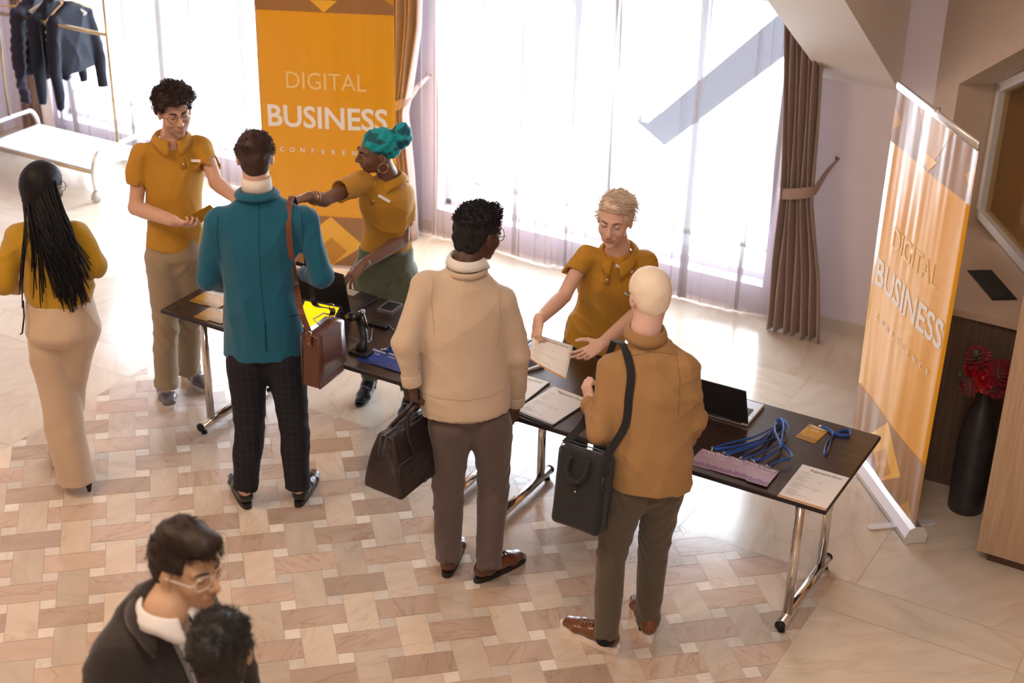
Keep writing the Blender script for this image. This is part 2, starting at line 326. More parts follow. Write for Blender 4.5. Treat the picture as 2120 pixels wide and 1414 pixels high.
# windows: frames, mullions, panes
glass = bpy.data.materials.new('window_glass'); glass.use_nodes = True; N = glass.node_tree.nodes; L = glass.node_tree.links; N.clear()
o_ = N.new('ShaderNodeOutputMaterial'); tr = N.new('ShaderNodeBsdfTransparent'); tr.inputs[0].default_value = (.96, .98, .97, 1); gs = N.new('ShaderNodeBsdfGlossy'); gs.inputs['Roughness'].default_value = .01
fz = N.new('ShaderNodeLayerWeight'); fz.inputs[0].default_value = .5; pw = N.new('ShaderNodeMath'); pw.operation = 'POWER'; pw.inputs[1].default_value = 4.5; L.new(fz.outputs['Facing'], pw.inputs[0]); mx = N.new('ShaderNodeMixShader'); L.new(pw.outputs[0], mx.inputs[0]); L.new(tr.outputs[0], mx.inputs[1]); L.new(gs.outputs[0], mx.inputs[2]); L.new(mx.outputs[0], o_.inputs[0])
def window(n, x0, x1, muls):
    b = MB()
    for z in (ZS + .02, ZH - .02): b.box(((x0 + x1) / 2, 8.6, z), (x1 - x0, .06, .04))
    for x in [x0 + .02, x1 - .02] + muls: b.box((x, 8.6, (ZS + ZH) / 2), (.04, .06, ZH - ZS))
    b.box(((x0 + x1) / 2, 8.6, .36), (x1 - x0, .04, .02))
    r = struct('window_%d' % n, b, FRAME)
    xs = [x0 + .04] + [m for m in muls] + [x1 - .04]
    for i in range(len(xs) - 1):
        b = MB(); b.box(((xs[i] + xs[i + 1]) / 2, 8.61, (ZS + ZH) / 2), (xs[i + 1] - xs[i], .006, ZH - ZS - .04)); b.build('pane', glass, r)
window(1, W1[0], W1[1], [-7.95, -6.95]); window(2, W2[0], W2[1], [-4.15])
# outside: pale terrace ground, hedge, and a leaning roof strut
b = MB(); p0, p1 = Vector((-4.25, 9.4, .72)), Vector((-2.9, 9.4, 2.0)); tdir = (p1 - p0).normalized(); nn = Vector((tdir.z, 0, -tdir.x)) * .16
b.prism([p0 + Vector((-.12, 0, .02)), p0 + nn * 1.1, p1 + nn, p1 - nn * .6, p0 - nn * .1], (0, .25, 0)); tag(b.build('roof_strut', mat('strut_grey', (.055, .055, .062), .8)), 'grey slanting roof strut outside, seen through the right-hand sheer curtain', 'strut')
b = MB()
# ------------------------------------------------------------------ curtains
def fabric(name, front, back, tint):
    m = bpy.data.materials.new(name); m.use_nodes = True; N = m.node_tree.nodes; L = m.node_tree.links; N.clear()
    o = N.new('ShaderNodeOutputMaterial'); d = N.new('ShaderNodeBsdfDiffuse'); d.inputs[0].default_value = (*front, 1); t = N.new('ShaderNodeBsdfTranslucent'); t.inputs[0].default_value = (*back, 1)
    a = N.new('ShaderNodeAddShader'); L.new(d.outputs[0], a.inputs[0]); L.new(t.outputs[0], a.inputs[1])
    tr = N.new('ShaderNodeBsdfTransparent'); tr.inputs[0].default_value = (*tint, 1); lw = N.new('ShaderNodeLayerWeight'); lw.inputs[0].default_value = .5
    mr = N.new('ShaderNodeMapRange'); mr.inputs['To Min'].default_value = .42; mr.inputs['To Max'].default_value = 1.0; mr.inputs['From Min'].default_value = .35; mr.inputs['From Max'].default_value = .8; L.new(lw.outputs['Facing'], mr.inputs[0])
    # gathered bundles of the weave: narrow upright bands where the voile lies many layers thick
    tc = N.new('ShaderNodeTexCoord'); mp = N.new('ShaderNodeMapping'); mp.inputs['Scale'].default_value = (6.5, 0, .12); n = N.new('ShaderNodeTexNoise'); n.inputs['Scale'].default_value = 1.0; n.inputs['Detail'].default_value = 3; n.inputs['Roughness'].default_value = .7
    L.new(tc.outputs['Object'], mp.inputs[0]); L.new(mp.outputs[0], n.inputs['Vector']); r = N.new('ShaderNodeMapRange'); r.inputs['From Min'].default_value = .53; r.inputs['From Max'].default_value = .585; r.inputs['To Min'].default_value = 0; r.inputs['To Max'].default_value = .985; L.new(n.outputs['Fac'], r.inputs[0])
    mxm = N.new('ShaderNodeMath'); mxm.operation = 'MAXIMUM'; L.new(mr.outputs[0], mxm.inputs[0]); L.new(r.outputs[0], mxm.inputs[1])
    mx = N.new('ShaderNodeMixShader'); L.new(mxm.outputs[0], mx.inputs[0]); L.new(tr.outputs[0], mx.inputs[1]); L.new(a.outputs[0], mx.inputs[2]); L.new(mx.outputs[0], o.inputs[0])
    MATS[name] = m; return m
SHEER = fabric('sheer_voile', (.33, .28, .30), (.018, .018, .0195), (.98, .98, .98))
DRAPE = mat('drape_velvet', (.34, .225, .19), .65, sheen=.4, bump=.1, bscale=300)
def sheer(x0, x1, seed, label, y=8.36):
    R = random.Random(seed); n = int((x1 - x0) / .0045); ph = [R.uniform(0, 6.28) for _ in range(8)]; b = MB(); rows = []; fold = []; x = x0 + .04
    while x < x1 - .03: fold.append((x, R.uniform(.012, .042), R.uniform(.006, .012), R.uniform(-.05, .05), R.uniform(.0, .5))); x += R.uniform(.06, .19)
    X = np.linspace(x0, x1, n + 1)
    for k in range(17):
        z = .012 + 2.06 * k / 16; low = max(0, 1 - z / .5); yy = y + .010 * np.sin(X * 9 + ph[0] + 1.3 * np.sin(X * 4.1 + ph[1])) + .016 * low * np.sin(X * 6 + ph[5])
        for fx, am, wd_, dr, sp in fold: c = fx + dr * (1 - z / 2) * .6; w2 = wd_ * (1 + sp * low * 3); yy = yy - am * (.55 + .45 * math.sin(z * 1.4 + fx * 7)) * np.exp(-((X - c) / w2) ** 2)
        rows.append([(float(X[i]), float(yy[i]), z) for i in range(n + 1)])
    b.grid(rows); o = b.build('sheer_curtain', SHEER); tag(o, label, 'curtain', 'sheer curtains'); return o
sheer(-9.25, -7.35, 1, 'white sheer curtain behind the clothes rack')
sheer(-7.33, -5.35, 2, 'white sheer curtain behind the standing orange banner')
sheer(-5.33, -4.42, 3, 'narrow sheer curtain panel right of the headwrapped woman')
sheer(-4.44, -2.86, 5, 'wide sheer curtain over the right-hand part of the big window', 8.375)
def drape(prof, tie, side, y, label, seed):
    """prof: (height, left x, right x) from floor to top; tie: height of the tieback; side: +1 when the hook is to the right"""
    root = thing('drape', label, 'curtain', ((prof[0][1] + prof[0][2]) / 2, y, 0), 'tied brown drapes'); b = MB(); rows = []; n = 120; Zs = [p[0] for p in prof]
    for i in range(50):
        z = .015 + (prof[-1][0] - .015) * i / 49; xl = float(np.interp(z, Zs, [p[1] for p in prof])); xr = float(np.interp(z, Zs, [p[2] for p in prof])); w = xr - xl; row = []
        for k in range(n + 1):
            u = k / n; a = .026 + .004 / max(w, .1); row.append((xl + w * u + .004 * math.sin(z * 5 + u * 20), y + a * math.cos(u * 2 * PI * 6.5 + seed) + .010 * math.sin(u * 23 + z * 2.5 + seed) * (1 if w > .15 else .4), z))
        rows.append(row)
    b.grid(rows); b.build('drape_cloth', DRAPE, root, solid=.004)
    xl, xr = float(np.interp(tie, Zs, [p[1] for p in prof])), float(np.interp(tie, Zs, [p[2] for p in prof])); hk = Vector(((xr if side > 0 else xl) + side * .05, YW - .02, tie + .20)); far = xl if side > 0 else xr; near = xr if side > 0 else xl
    c = (xl + xr) / 2; hw = (xr - xl) / 2 + .018; pts = [Vector((far, y + .06, tie + .01))] + [Vector((c - side * hw * math.cos(t_), y - .062 * math.sin(t_) , tie + .03 * t_ - .01)) for t_ in np.linspace(0, PI * .85, 8)] + [vlerp_(Vector((near, y, tie + .10)), hk, .5), hk]
    b = MB(); b.tube(pts, [(.034, .005)] * (len(pts) - 2) + [(.024, .005), (.010, .004)], seg=10, flat=(0, 0, 1)); b.build('tieback', DRAPE, root)
    b = MB(); b.tube([hk + Vector((0, .02, 0)), hk + Vector((0, -.03, .01)), hk + Vector((0, -.035, .03))], .006); b.build('tieback_hook', mat('bronze', (.2, .14, .1), .4, 1), root)
    return root
vlerp_ = lambda a, b, t: a * (1 - t) + b * t
drape([(0, -2.86, -2.50), (.45, -2.86, -2.55), (.88, -2.84, -2.64), (1.05, -2.85, -2.65), (1.5, -2.89, -2.67), (2.05, -2.94, -2.70)], .90, 1, 8.235, 'brown tied drape at the right end of the big window', 1)
drape([(0, -5.70, -5.42), (.50, -5.66, -5.45), (.90, -5.63, -5.49), (1.1, -5.64, -5.45), (1.5, -5.67, -5.38), (2.05, -5.70, -5.34)], .92, 1, 8.235, 'brown tied drape directly beside the far standing banner', 2)
drape([(0, -9.10, -8.82), (.6, -9.04, -8.86), (2.05, -9.06, -8.78)], .60, -1, 8.235, 'brown drape in the far corner behind the hanging coats', 3)
# ------------------------------------------------------------------ implicit surfaces (bodies, clothes, shoes, bags)
A3 = lambda v: np.array([v[0], v[1], v[2]], float)
def smin(a, b, k):
    if k <= 0: return np.minimum(a, b)
    h = np.clip(.5 + .5 * (b - a) / k, 0, 1); return b + (a - b) * h - k * h * (1 - h)
def cone(a, b, ra, rb, flat_a=False, flat_b=False):      # tapered capsule
    a, b = A3(a), A3(b); d = b - a; l = np.linalg.norm(d); u = d / l
    def f(P):
        q = P - a; t = q @ u; tc = np.clip(t, 0, l); r = ra + (rb - ra) * tc / l
        if not flat_a and not flat_b: e = t - tc; return np.sqrt(np.maximum(np.einsum('ij,ij->i', q, q) - t * t + e * e, 0)) - r
        rad = np.linalg.norm(q - t[:, None] * u, axis=1) - r; D_ = np.linalg.norm(q - tc[:, None] * u, axis=1) - r
        if flat_a: D_ = np.where(t < 0, np.maximum(rad, -t), np.maximum(D_, -t) if True else D_)
        if flat_b: D_ = np.where(t > l, np.maximum(rad, t - l), np.maximum(D_, t - l))
        return D_
    return f
def ell(c, r, M=None):                                    # ellipsoid; rows of M are its axes
    c, r = A3(c), np.array(r, float); M = np.eye(3) if M is None else np.array([A3(m) for m in M])
    def f(P):
        q = (P - c) @ M.T; k0 = np.linalg.norm(q / r, axis=1); k1 = np.linalg.norm(q / (r * r), axis=1) + 1e-9
        return k0 * (k0 - 1) / k1
    return f
def rbox(c, h, M=None, r=.01):
    c, h = A3(c), np.array(h, float) - r; M = np.eye(3) if M is None else np.array([A3(m) for m in M])
    def f(P):
        q = np.abs((P - c) @ M.T) - h; return np.linalg.norm(np.maximum(q, 0), axis=1) + np.minimum(q.max(axis=1), 0) - r
    return f
def seg(c0, c1, a0, a1, b0, b1, r0, r1=None, flat0=False, flat1=False, cap=.6):   # elliptic section between two stations; r = width axis
    c0, c1, r0 = A3(c0), A3(c1), A3(r0); d = c1 - c0; l = np.linalg.norm(d); u = d / l; RR = r0 - (r0 @ u) * u; RR = RR / np.linalg.norm(RR); FF = np.cross(u, RR)
    def f(P):
        q = P - c0; t = q @ u; tc = np.clip(t, 0, l); s = tc / l
        a = a0 + (a1 - a0) * s; b = b0 + (b1 - b0) * s; X = q @ RR; Y = q @ FF; Z = t - tc
        fl = (flat0 & (Z < 0)) | (flat1 & (Z > 0)); cc = np.minimum(a, b) * cap; Zc = np.where(fl, 0, Z)
        xa, yb, zc = X / a, Y / b, Zc / cc; k0 = np.sqrt(xa * xa + yb * yb + zc * zc) + 1e-9; xa, yb, zc = xa / a, yb / b, zc / cc; k1 = np.sqrt(xa * xa + yb * yb + zc * zc) + 1e-9
        D_ = k0 * (k0 - 1) / k1
        return np.where(fl, np.maximum(D_, np.abs(Z)), D_)
    return f
def nearest(fs, info):      # union of many pieces; info: (centre, reach) per piece, far pieces are skipped
    C = np.array([A3(i[0]) for i in info]); Rr = np.array([i[1] for i in info])
    def f(P):
        cen = P.mean(0); rad = np.sqrt(((P - cen) ** 2).sum(1).max()); q = np.linalg.norm(C - cen, axis=1); lb = q - Rr - rad; ub = (q + rad).min(); d = None
        for i in np.nonzero(lb <= ub)[0]: v = fs[i](P); d = v if d is None else np.minimum(d, v)
        return d
    return f
def subdiv(st, n=3):          # smooth interpolation of stations (tuples of vectors / floats)
    S = [[A3(x) if hasattr(x, '__len__') else float(x) for x in s] for s in st]; out = []
    if len(S) == 2: n = 1
    for i in range(len(S) - 1):
        p0, p1, p2, p3 = S[max(i - 1, 0)], S[i], S[i + 1], S[min(i + 2, len(S) - 1)]
        for k in range(n):
            t = k / n; out.append([.5 * (2 * b + (c - a) * t + (2 * a - 5 * b + 4 * c - d) * t * t + (-a + 3 * b - 3 * c + d) * t ** 3) for a, b, c, d in zip(p0, p1, p2, p3)])
    out.append(S[-1]); return out
def chain(pts, rs, flat_b=False, n=4):
    st = subdiv(list(zip(pts, rs)), n); fs = [cone(a[0], b[0], a[1], b[1], flat_b=flat_b and i == len(st) - 2) for i, (a, b) in enumerate(zip(st, st[1:]))]
    return nearest(fs, [((a[0] + b[0]) / 2, np.linalg.norm(a[0] - b[0]) / 2 + max(a[1], b[1])) for a, b in zip(st, st[1:])])
def plane_cut(c, n):                                      # removes the side n points to
    c, n = A3(c), A3(n) / np.linalg.norm(A3(n)); return lambda P: -((P - c) @ n)
class Body:
    def __init__(s): s.p = []; s.sub = []; s.cut = []; s.disp = None
    def add(s, f, k=.02): s.p.append((f, k)); return s
    def ev(s, P, idx=None):
        d = None
        for i in (range(len(s.p)) if idx is None else idx):
            f, k = s.p[i]; v = f(P); d = v if d is None else smin(v, d, k)
        for f, k in s.sub: d = -smin(-d, f(P), k)
        if s.disp is not None: d = d + s.disp(P)
        for f in s.cut: d = np.maximum(d, -f(P))
        return d
def polygonize(B, lo, hi, h, nb=14):
    lo, hi = np.array(lo, float), np.array(hi, float); n = np.ceil((hi - lo) / h).astype(int) + 1; nbk = np.ceil(n / nb).astype(int)
    g = np.stack(np.meshgrid(*[np.arange(k) for k in nbk], indexing='ij'), -1).reshape(-1, 3)
    cen = lo + (g + .5) * nb * h; hd = nb * h * .5 * math.sqrt(3)
    vals = np.stack([f(cen) for f, k in B.p], 1); mn = vals.min(1); keep = (np.abs(mn) < hd * 1.35 + .03)
    g, vals, mn = g[keep], vals[keep], mn[keep]
    keys, pos, quads = [], [], []
    loc = np.stack(np.meshgrid(*[np.arange(-1, nb + 2)] * 3, indexing='ij'), -1); S = nb + 3; big = np.array([1, 4096, 4096 * 4096], np.int64)
    cor = [(0, 0, 0), (1, 0, 0), (0, 1, 0), (1, 1, 0), (0, 0, 1), (1, 0, 1), (0, 1, 1), (1, 1, 1)]
    edges = [(0, 1), (2, 3), (4, 5), (6, 7), (0, 2), (1, 3), (4, 6), (5, 7), (0, 4), (1, 5), (2, 6), (3, 7)]
    for gi in range(len(g)):
        idx = np.nonzero(vals[gi] < mn[gi] + 2.2 * hd + .06)[0]; base = g[gi] * nb
        P = (lo + (loc + base) * h).reshape(-1, 3); d = B.ev(P, idx).reshape(S, S, S)
        if d.min() > 0 or d.max() < 0: continue
        C = S - 1; cv = [d[c[0]:c[0] + C, c[1]:c[1] + C, c[2]:c[2] + C] for c in cor]; ins = [c < 0 for c in cv]
        cnt = sum(i.astype(int) for i in ins); act = (cnt > 0) & (cnt < 8)
        if not act.any(): continue
        ai = np.argwhere(act); acc = np.zeros((len(ai), 3)); num = np.zeros(len(ai)); cvv = [c[act] for c in cv]
        for e0, e1 in edges:
            a, b = cvv[e0], cvv[e1]; m = (a < 0) != (b < 0); t = np.where(m, a / np.where(m, a - b, 1), 0)
            p = np.array(cor[e0]) + t[:, None] * (np.array(cor[e1]) - np.array(cor[e0])); acc += p * m[:, None]; num += m
        vp = ai + acc / num[:, None]; gc = ai - 1 + base
        keys.append((gc + 8) @ big); pos.append(lo + (vp - 1 + base) * h)
        # quads for the edges whose start sample lies in this brick
        for ax in range(3):
            s0 = d[1:-2, 1:-2, 1:-2] < 0; sl = [slice(1, -2)] * 3; sl[ax] = slice(2, -1); s1 = d[tuple(sl)] < 0
            m = s0 != s1
            if not m.any(): continue
            ii = np.argwhere(m); fl = s0[m]; gi_ = ii + base; o1 = np.zeros(3, int); o2 = np.zeros(3, int); o1[(ax + 1) % 3] = 1; o2[(ax + 2) % 3] = 1
            q = np.stack([(gi_ - o1 - o2 + 8) @ big, (gi_ - o2 + 8) @ big, (gi_ + 8) @ big, (gi_ - o1 + 8) @ big], 1)
            q[~fl] = q[~fl][:, ::-1]; quads.append(q)
    keys = np.concatenate(keys); pos = np.concatenate(pos); q = np.concatenate(quads)
    uk, first = np.unique(keys, return_index=True); V = pos[first]; F = np.searchsorted(uk, q)
    ok = (F < len(uk)).all(1); F = F[ok]; ok = (uk[F] == q[ok]).all(1); F = F[ok]
    return V, F
def sdf_obj(name, B, lo, hi, h, mats, parent, smooth_it=0, matfn=None, base=None):
    V, F = polygonize(B, lo, hi, h)
    for _ in range(smooth_it):
        s = np.zeros_like(V); c = np.zeros(len(V))
        for a, b in ((0, 1), (1, 2), (2, 3), (3, 0)):
            np.add.at(s, F[:, a], V[F[:, b]]); np.add.at(s, F[:, b], V[F[:, a]]); np.add.at(c, F[:, a], 1); np.add.at(c, F[:, b], 1)
        V = V * .5 + .5 * s / np.maximum(c, 1)[:, None]
    root = parent
    if root is not None:
        while root.parent is not None: root = root.parent
    off = np.array(root['_base']) if (root is not None and '_base' in root) else np.zeros(3)
    me = bpy.data.meshes.new(name); me.vertices.add(len(V)); me.vertices.foreach_set('co', (V - off).ravel()); me.loops.add(F.size); me.loops.foreach_set('vertex_index', F.ravel().astype(np.int32))
    me.polygons.add(len(F)); me.polygons.foreach_set('loop_start', np.arange(0, F.size, 4, dtype=np.int32)); me.polygons.foreach_set('loop_total', np.full(len(F), 4, np.int32))
    mats = mats if isinstance(mats, (list, tuple)) else [mats]
    for m in mats: me.materials.append(m)
    if matfn is not None: me.polygons.foreach_set('material_index', matfn(V[F].mean(1)).astype(np.int32))
    me.update(calc_edges=True); me.validate(); me.polygons.foreach_set('use_smooth', [True] * len(me.polygons)); me.update()
    o = bpy.data.objects.new(name, me); COL.objects.link(o)
    if parent is not None: o.parent = parent
    return o, V
def bounds(pts, m=.1):
    P = np.array([A3(p) for p in pts]); return P.min(0) - m, P.max(0) + m
def wave(dirs, amp, seed=0, warp=1.5):
    R = np.random.RandomState(seed); D_ = [(A3(d), R.uniform(0, 6.28), R.normal(size=3) * 6) for d in dirs]
    def f(P):
        s = 0
        for d, ph, wv in D_: s = s + np.sin(P @ d + ph + warp * np.sin(P @ wv + ph * 2))
        return s * amp / len(D_)
    return f
# ------------------------------------------------------------------ people
def skin(name, col, rough=.5): return mat('skin_' + name, col, rough, sss=.12, var=.06, vscale=30, bump=.05, bscale=500)
def vlerp(a, b, t): return Vector(a) * (1 - t) + Vector(b) * t
def head_frame(fwd, up=(0, 0, 1), roll=0):
    f = Vector(fwd).normalized(); u = Vector(up); u = (u - f * u.dot(f)).normalized(); r = f.cross(u).normalized()
    if roll: q = Matrix.Rotation(roll, 3, f); u = q @ u; r = q @ r
    return r, f, u
class Head:
    def __init__(s, c, fwd, up=(0, 0, 1), size=1.0, roll=0): s.c = Vector(c); s.r, s.f, s.u = head_frame(fwd, up, roll); s.k = size
    def p(s, x, y, z): return s.c + (s.r * x + s.f * y + s.u * z) * s.k
    @property
    def M(s): return [s.r, s.f, s.u]
    def add(s, B, female=False, nose=1.0, smile=0, jaw=1.0):
        k = s.k; E = lambda c, r: ell(s.p(*c), [x * k for x in r], s.M)
        B.add(E((0, -.014, .034), (.074, .094, .082)), .02); B.add(E((0, .022, -.02), (.063, .070, .080)), .03)
        jw = .047 * jaw * (.92 if female else 1)
        B.add(E((0, .036, -.072), (jw, .050, .032)), .03); B.add(E((0, .074, -.100), (.020 * jaw, .016, .013)), .02)
        for sx in (-1, 1):
            B.add(E((sx * .038, .058, -.026), (.024, .026, .024)), .02); B.add(cone(s.p(sx * .014, .086, .026), s.p(sx * .046, .070, .028), .0095 * k, .007 * k), .012)
            B.sub.append((E((sx * .031, .103, .008), (.018, .016, .012)), .012))
            B.add(E((sx * .076, -.004, -.006), (.010, .018, .031)), .006)
        B.add(cone(s.p(0, .088, .018), s.p(0, .109 + .004 * nose, -.026), .007 * k, .0115 * k), .010)
        for sx in (-1, 1): B.add(E((sx * .012, .100, -.030), (.009, .010, .008)), .008)
        B.add(E((0, .084, -.058), (.026, .016, .014)), .014)
    def features(s, parent, lip=(.45, .2, .17), brow=(.05, .03, .02), look=-.4, closed=False, smile=0, female=False, lipc=None):
        k = s.k; me = MB()
        for sx in (-1, 1):
            e = MB(); e.ball(s.p(sx * .031, .0790, .008), (.0125 * k, .0125 * k, .0125 * k), 0); 
            if closed: e.tube([s.p(sx * (.031 + q * .0125), .0925 - .006 * q * q, .0035 + .002 * q * q) for q in (-1, -.5, 0, .5, 1)], .0013, mi=1, seg=5)
            else: e.ball(s.p(sx * .031, .0885, .008 + look * .006), (.0052 * k,) * 3, 1)
            e.ball(s.p(sx * .031, .0795, .0105), (.0140 * k, .0138 * k, (.0128 if closed else .0108) * k), 2, rot=local(s.r, s.f, s.u).to_3x3())
            e.build('eye', [mat('eye_white', (.75, .72, .70), .2), mat('iris_dark', (.03, .02, .015), .15), parent['_skin_mat'] and MATS[parent['_skin_mat']]], parent)
            b = MB(); pts = [s.p(sx * x, y, z) for x, y, z in ((.013, .0975, .026), (.024, .0965, .031), (.036, .0885, .0315), (.046, .077, .026))]
            b.tube(pts, [(.0022 * k, .0034 * k), (.0025 * k, .004 * k), (.0022 * k, .0036 * k), (.001, .002)], seg=6, flat=s.f); b.build('eyebrow', mat('brow_%d' % int(brow[0] * 1000), brow, .8), parent)
        l = MB(); R3 = local(s.r, s.f, s.u).to_3x3(); w = .024 + .005 * smile
        for zz, rz, yy in ((-.0555, .0042, .0985), (-.0645, .0052, .0975)):
            l.tube([s.p(x * w, yy - .011 * abs(x) ** 1.6, zz + .006 * smile * x * x + (.0035 if zz > -.06 else 0) * (1 - abs(x)) * .6) for x in (-1, -.6, -.2, .2, .6, 1)], [(.004, .0012), (.005, rz * .8), (.0055, rz), (.0055, rz), (.005, rz * .8), (.004, .0012)], seg=8, flat=s.f)
        if smile: l.tube([s.p(x * w * .8, .0985 - .010 * abs(x) ** 1.6, -.060 + .006 * smile * x * x) for x in (-1, -.5, 0, .5, 1)], [(.003, .001), (.0042, .0038), (.0042, .0045), (.0042, .0038), (.003, .001)], mi=1, seg=8, flat=s.f)
        l.build('lips', [mat('lips_%d' % int(lip[0] * 1000), lip, .4), mat('teeth', (.85, .83, .8), .2)], parent)
    def glasses(s, parent, col=(.05, .04, .03), r=.024, metal=0, square=False, name='glasses'):
        k = s.k; b = MB(); yy = .099
        for sx in (-1, 1):
            pts = []
            for i in range(25):
                t = 2 * PI * i / 24; cx, cz = math.cos(t), math.sin(t)
                if square: cx = math.copysign(abs(cx) ** .6, cx); cz = math.copysign(abs(cz) ** .7, cz) * .8
                xx = sx * .034 + r * cx * 1.05; pts.append(s.p(xx, yy - .22 * max(0, abs(xx) - .02), .004 + r * cz))
            b.tube(pts, .0017, seg=6, cap=False)
            b.tube([s.p(sx * (.034 + r), yy - .009, .010), s.p(sx * .074, .085, .012), s.p(sx * .083, .0, .008), s.p(sx * .081, -.022, -.006)], .0019, seg=6)
        b.tube([s.p(-.012, yy, .008), s.p(0, yy + .003, .011), s.p(.012, yy, .008)], .0016, seg=6)
        b.build(name, mat('spectacles_%d' % int(col[0] * 100), col, .25, metal), parent)
def hand(B, wrist, d, n, curls=(.3, .35, .4, .45), spread=.12, thumb=(.6, .5), side=1, k=1.0, abd=0.0):
    """adds a hand to body B: d = direction of the fingers, n = outward normal of the BACK of the hand, side=+1 puts the thumb at d x n"""
    d = Vector(d).normalized(); n = Vector(n); n = (n - d * n.dot(d)).normalized(); s = d.cross(n) * side; W = Vector(wrist)
    P = lambda x, y, z: W + (d * x + s * y + n * z) * k
    B.add(seg(P(-.02, 0, 0), P(.03, 0, 0), .027 * k, .034 * k, .020 * k, .017 * k, s), .012)
    B.add(seg(P(.03, 0, 0), P(.085, -.002, 0), .036 * k, .040 * k, .016 * k, .0125 * k, s, cap=.5), .012)
    tips = []
    for i, (y, L_, r) in enumerate(((.029, .078, .0088), (.0095, .087, .0090), (-.0105, .080, .0086), (-.029, .062, .0076))):
        a = spread * (1.3 - i) * .5 + abd; c = curls[i]; p = P(.088 - .004 * abs(i - 1), y, .001); ang = c * .5; dirs = d * math.cos(a) + s * math.sin(a); ax = dirs.cross(n)
        for j, (fr, mul) in enumerate(((.47, 1.0), (.30, 1.25), (.23, .9))):
            dv = dirs * math.cos(ang) - n * math.sin(ang); q = p + dv * L_ * fr * k; B.add(cone(p, q, (r - .0006 * j) * k, (r - .0006 * (j + 1)) * k), .004); p = q; ang += c * mul
        tips.append(p)
    t0 = P(.018, .026, -.006); up_, cl = thumb; v1 = (d * math.cos(up_) + s * math.sin(up_) - n * .25 * cl).normalized(); t1 = t0 + v1 * .040 * k
    v2 = (d * math.cos(up_ * .55) + s * math.sin(up_ * .55) - n * .7 * cl).normalized(); t2 = t1 + v2 * .032 * k; v3 = (d * math.cos(up_ * .3) + s * math.sin(up_ * .3) - n * 1.0 * cl).normalized(); t3 = t2 + v3 * .025 * k
    B.add(cone(P(.01, .015, -.002), t1, .016 * k, .0115 * k), .012); B.add(cone(t1, t2, .0112 * k, .0098 * k), .004); B.add(cone(t2, t3, .0098 * k, .0085 * k), .004)
    return tips, t3
def arm(B, s, e, w_, r=(.050, .044, .030, .026), k=.02):
    m = vlerp(e, w_, .3); B.add(cone(s, e, r[0], r[1] * .92), k); B.add(chain([e, m, w_], [r[1] * .93, r[1], r[2]]), .012)
def shoe(parent, heel, toe, kind='oxford', upper=(.02, .02, .025), sole=(.02, .02, .02), ls=.026, heelh=0.0, width=.048, laces=None, names='shoe', tongue=None):
    h, t = Vector((heel[0], heel[1], 0)), Vector((toe[0], toe[1], 0)); L_ = .295 if heelh == 0 else .25; d = (t - h).normalized(); s = Vector((d.y, -d.x, 0)); P = lambda x, y, z: h + d * (x * L_) + s * y + UP * z
    b = Body(); z0 = ls; hz = heelh
    st = [(.10, .034, .036, z0 + hz + .030), (.26, .036, .040, z0 + hz * .85 + .034), (.45, width * .86, .034, z0 + hz * .45 + .028), (.70, width, .028, z0 + .018), (.90, width * .78, .020, z0 + .012)]
    for (x0, a0, b0, c0), (x1, a1, b1, c1) in zip(st, st[1:]): b.add(seg(P(x0, 0, c0), P(x1, 0, c1), a0, a1, b0, b1, s, cap=.9), .02)
    top = .085 if kind != 'boot' else .20
    b.add(seg(P(.2, 0, z0 + hz + .03), P(.2, 0, z0 + hz + top), .035, .034 if kind != 'boot' else .05, .042, .042 if kind != 'boot' else .055, s, flat1=True), .025)
    b.cut.append(lambda Q: Q[:, 2] - z0 * .7 - hz * np.clip(.55 - ((Q - A3(h)) @ A3(d)) / L_, 0, .35) * 2.4)
    lo, hi = bounds([P(-.1, 0, 0), P(1.1, 0, .02), P(.2, 0, hz + top)], .07); root, _ = sdf_obj(names, b, lo, hi, .0055, upper if not isinstance(upper, tuple) else mat('leather_%d_%d' % (int(upper[0] * 1000), int(upper[2] * 1000)), upper, .3, coat=.3, var=.15), parent)
    m = MB(); out = []
    for i in range(36):
        a = 2 * PI * i / 36; x = .5 + .525 * math.cos(a); yw = (width + .004) * (1 - .22 * (1 - math.cos(a)) / 2 * 1.0) * math.copysign(abs(math.sin(a)) ** .75, math.sin(a)); yw *= (.90 + .1 * math.cos(a * 2 - .4)); out.append((x, yw))
    if hz == 0:
        m.prism([P(x, y, .001) for x, y in out], (0, 0, ls)); m2 = m
    else:
        r0 = [P(x, y, .002 + hz * max(0, min(1, (.62 - x) / .42))) for x, y in out]; m.prism(r0, (0, 0, .012)); m.tube([P(.09, 0, hz + .01), P(.075, 0, .001)], [.022, .010], seg=10)
    m.build('sole', mat('sole_%d' % int(sole[0] * 1000), sole, .5), root)
    if laces is not None:
        m = MB()
        for i in range(5):
            x = .36 + i * .065; z = z0 + hz * .5 * (1 - x) + .084 - .034 * (x - .36) / .33; m.tube([P(x, -.026, z - .012), P(x + .012, 0, z + .004), P(x, .026, z - .012)], .0028, seg=6)
            m.tube([P(x, .024, z - .010), P(x + .035, -.02, z - .004)], .0024, seg=6)
        if kind == 'boot':
            for i in range(8): m.tube([P(.36 - i * .004, -.024, .12 + hz * .7 + i * .02), P(.40 - i * .006, 0, .125 + hz * .7 + i * .02), P(.36 - i * .004, .024, .12 + hz * .7 + i * .02)], .003, seg=6)
        m.build('laces', mat('laces_%d' % int(laces[0] * 1000), laces, .7), root)
    return root
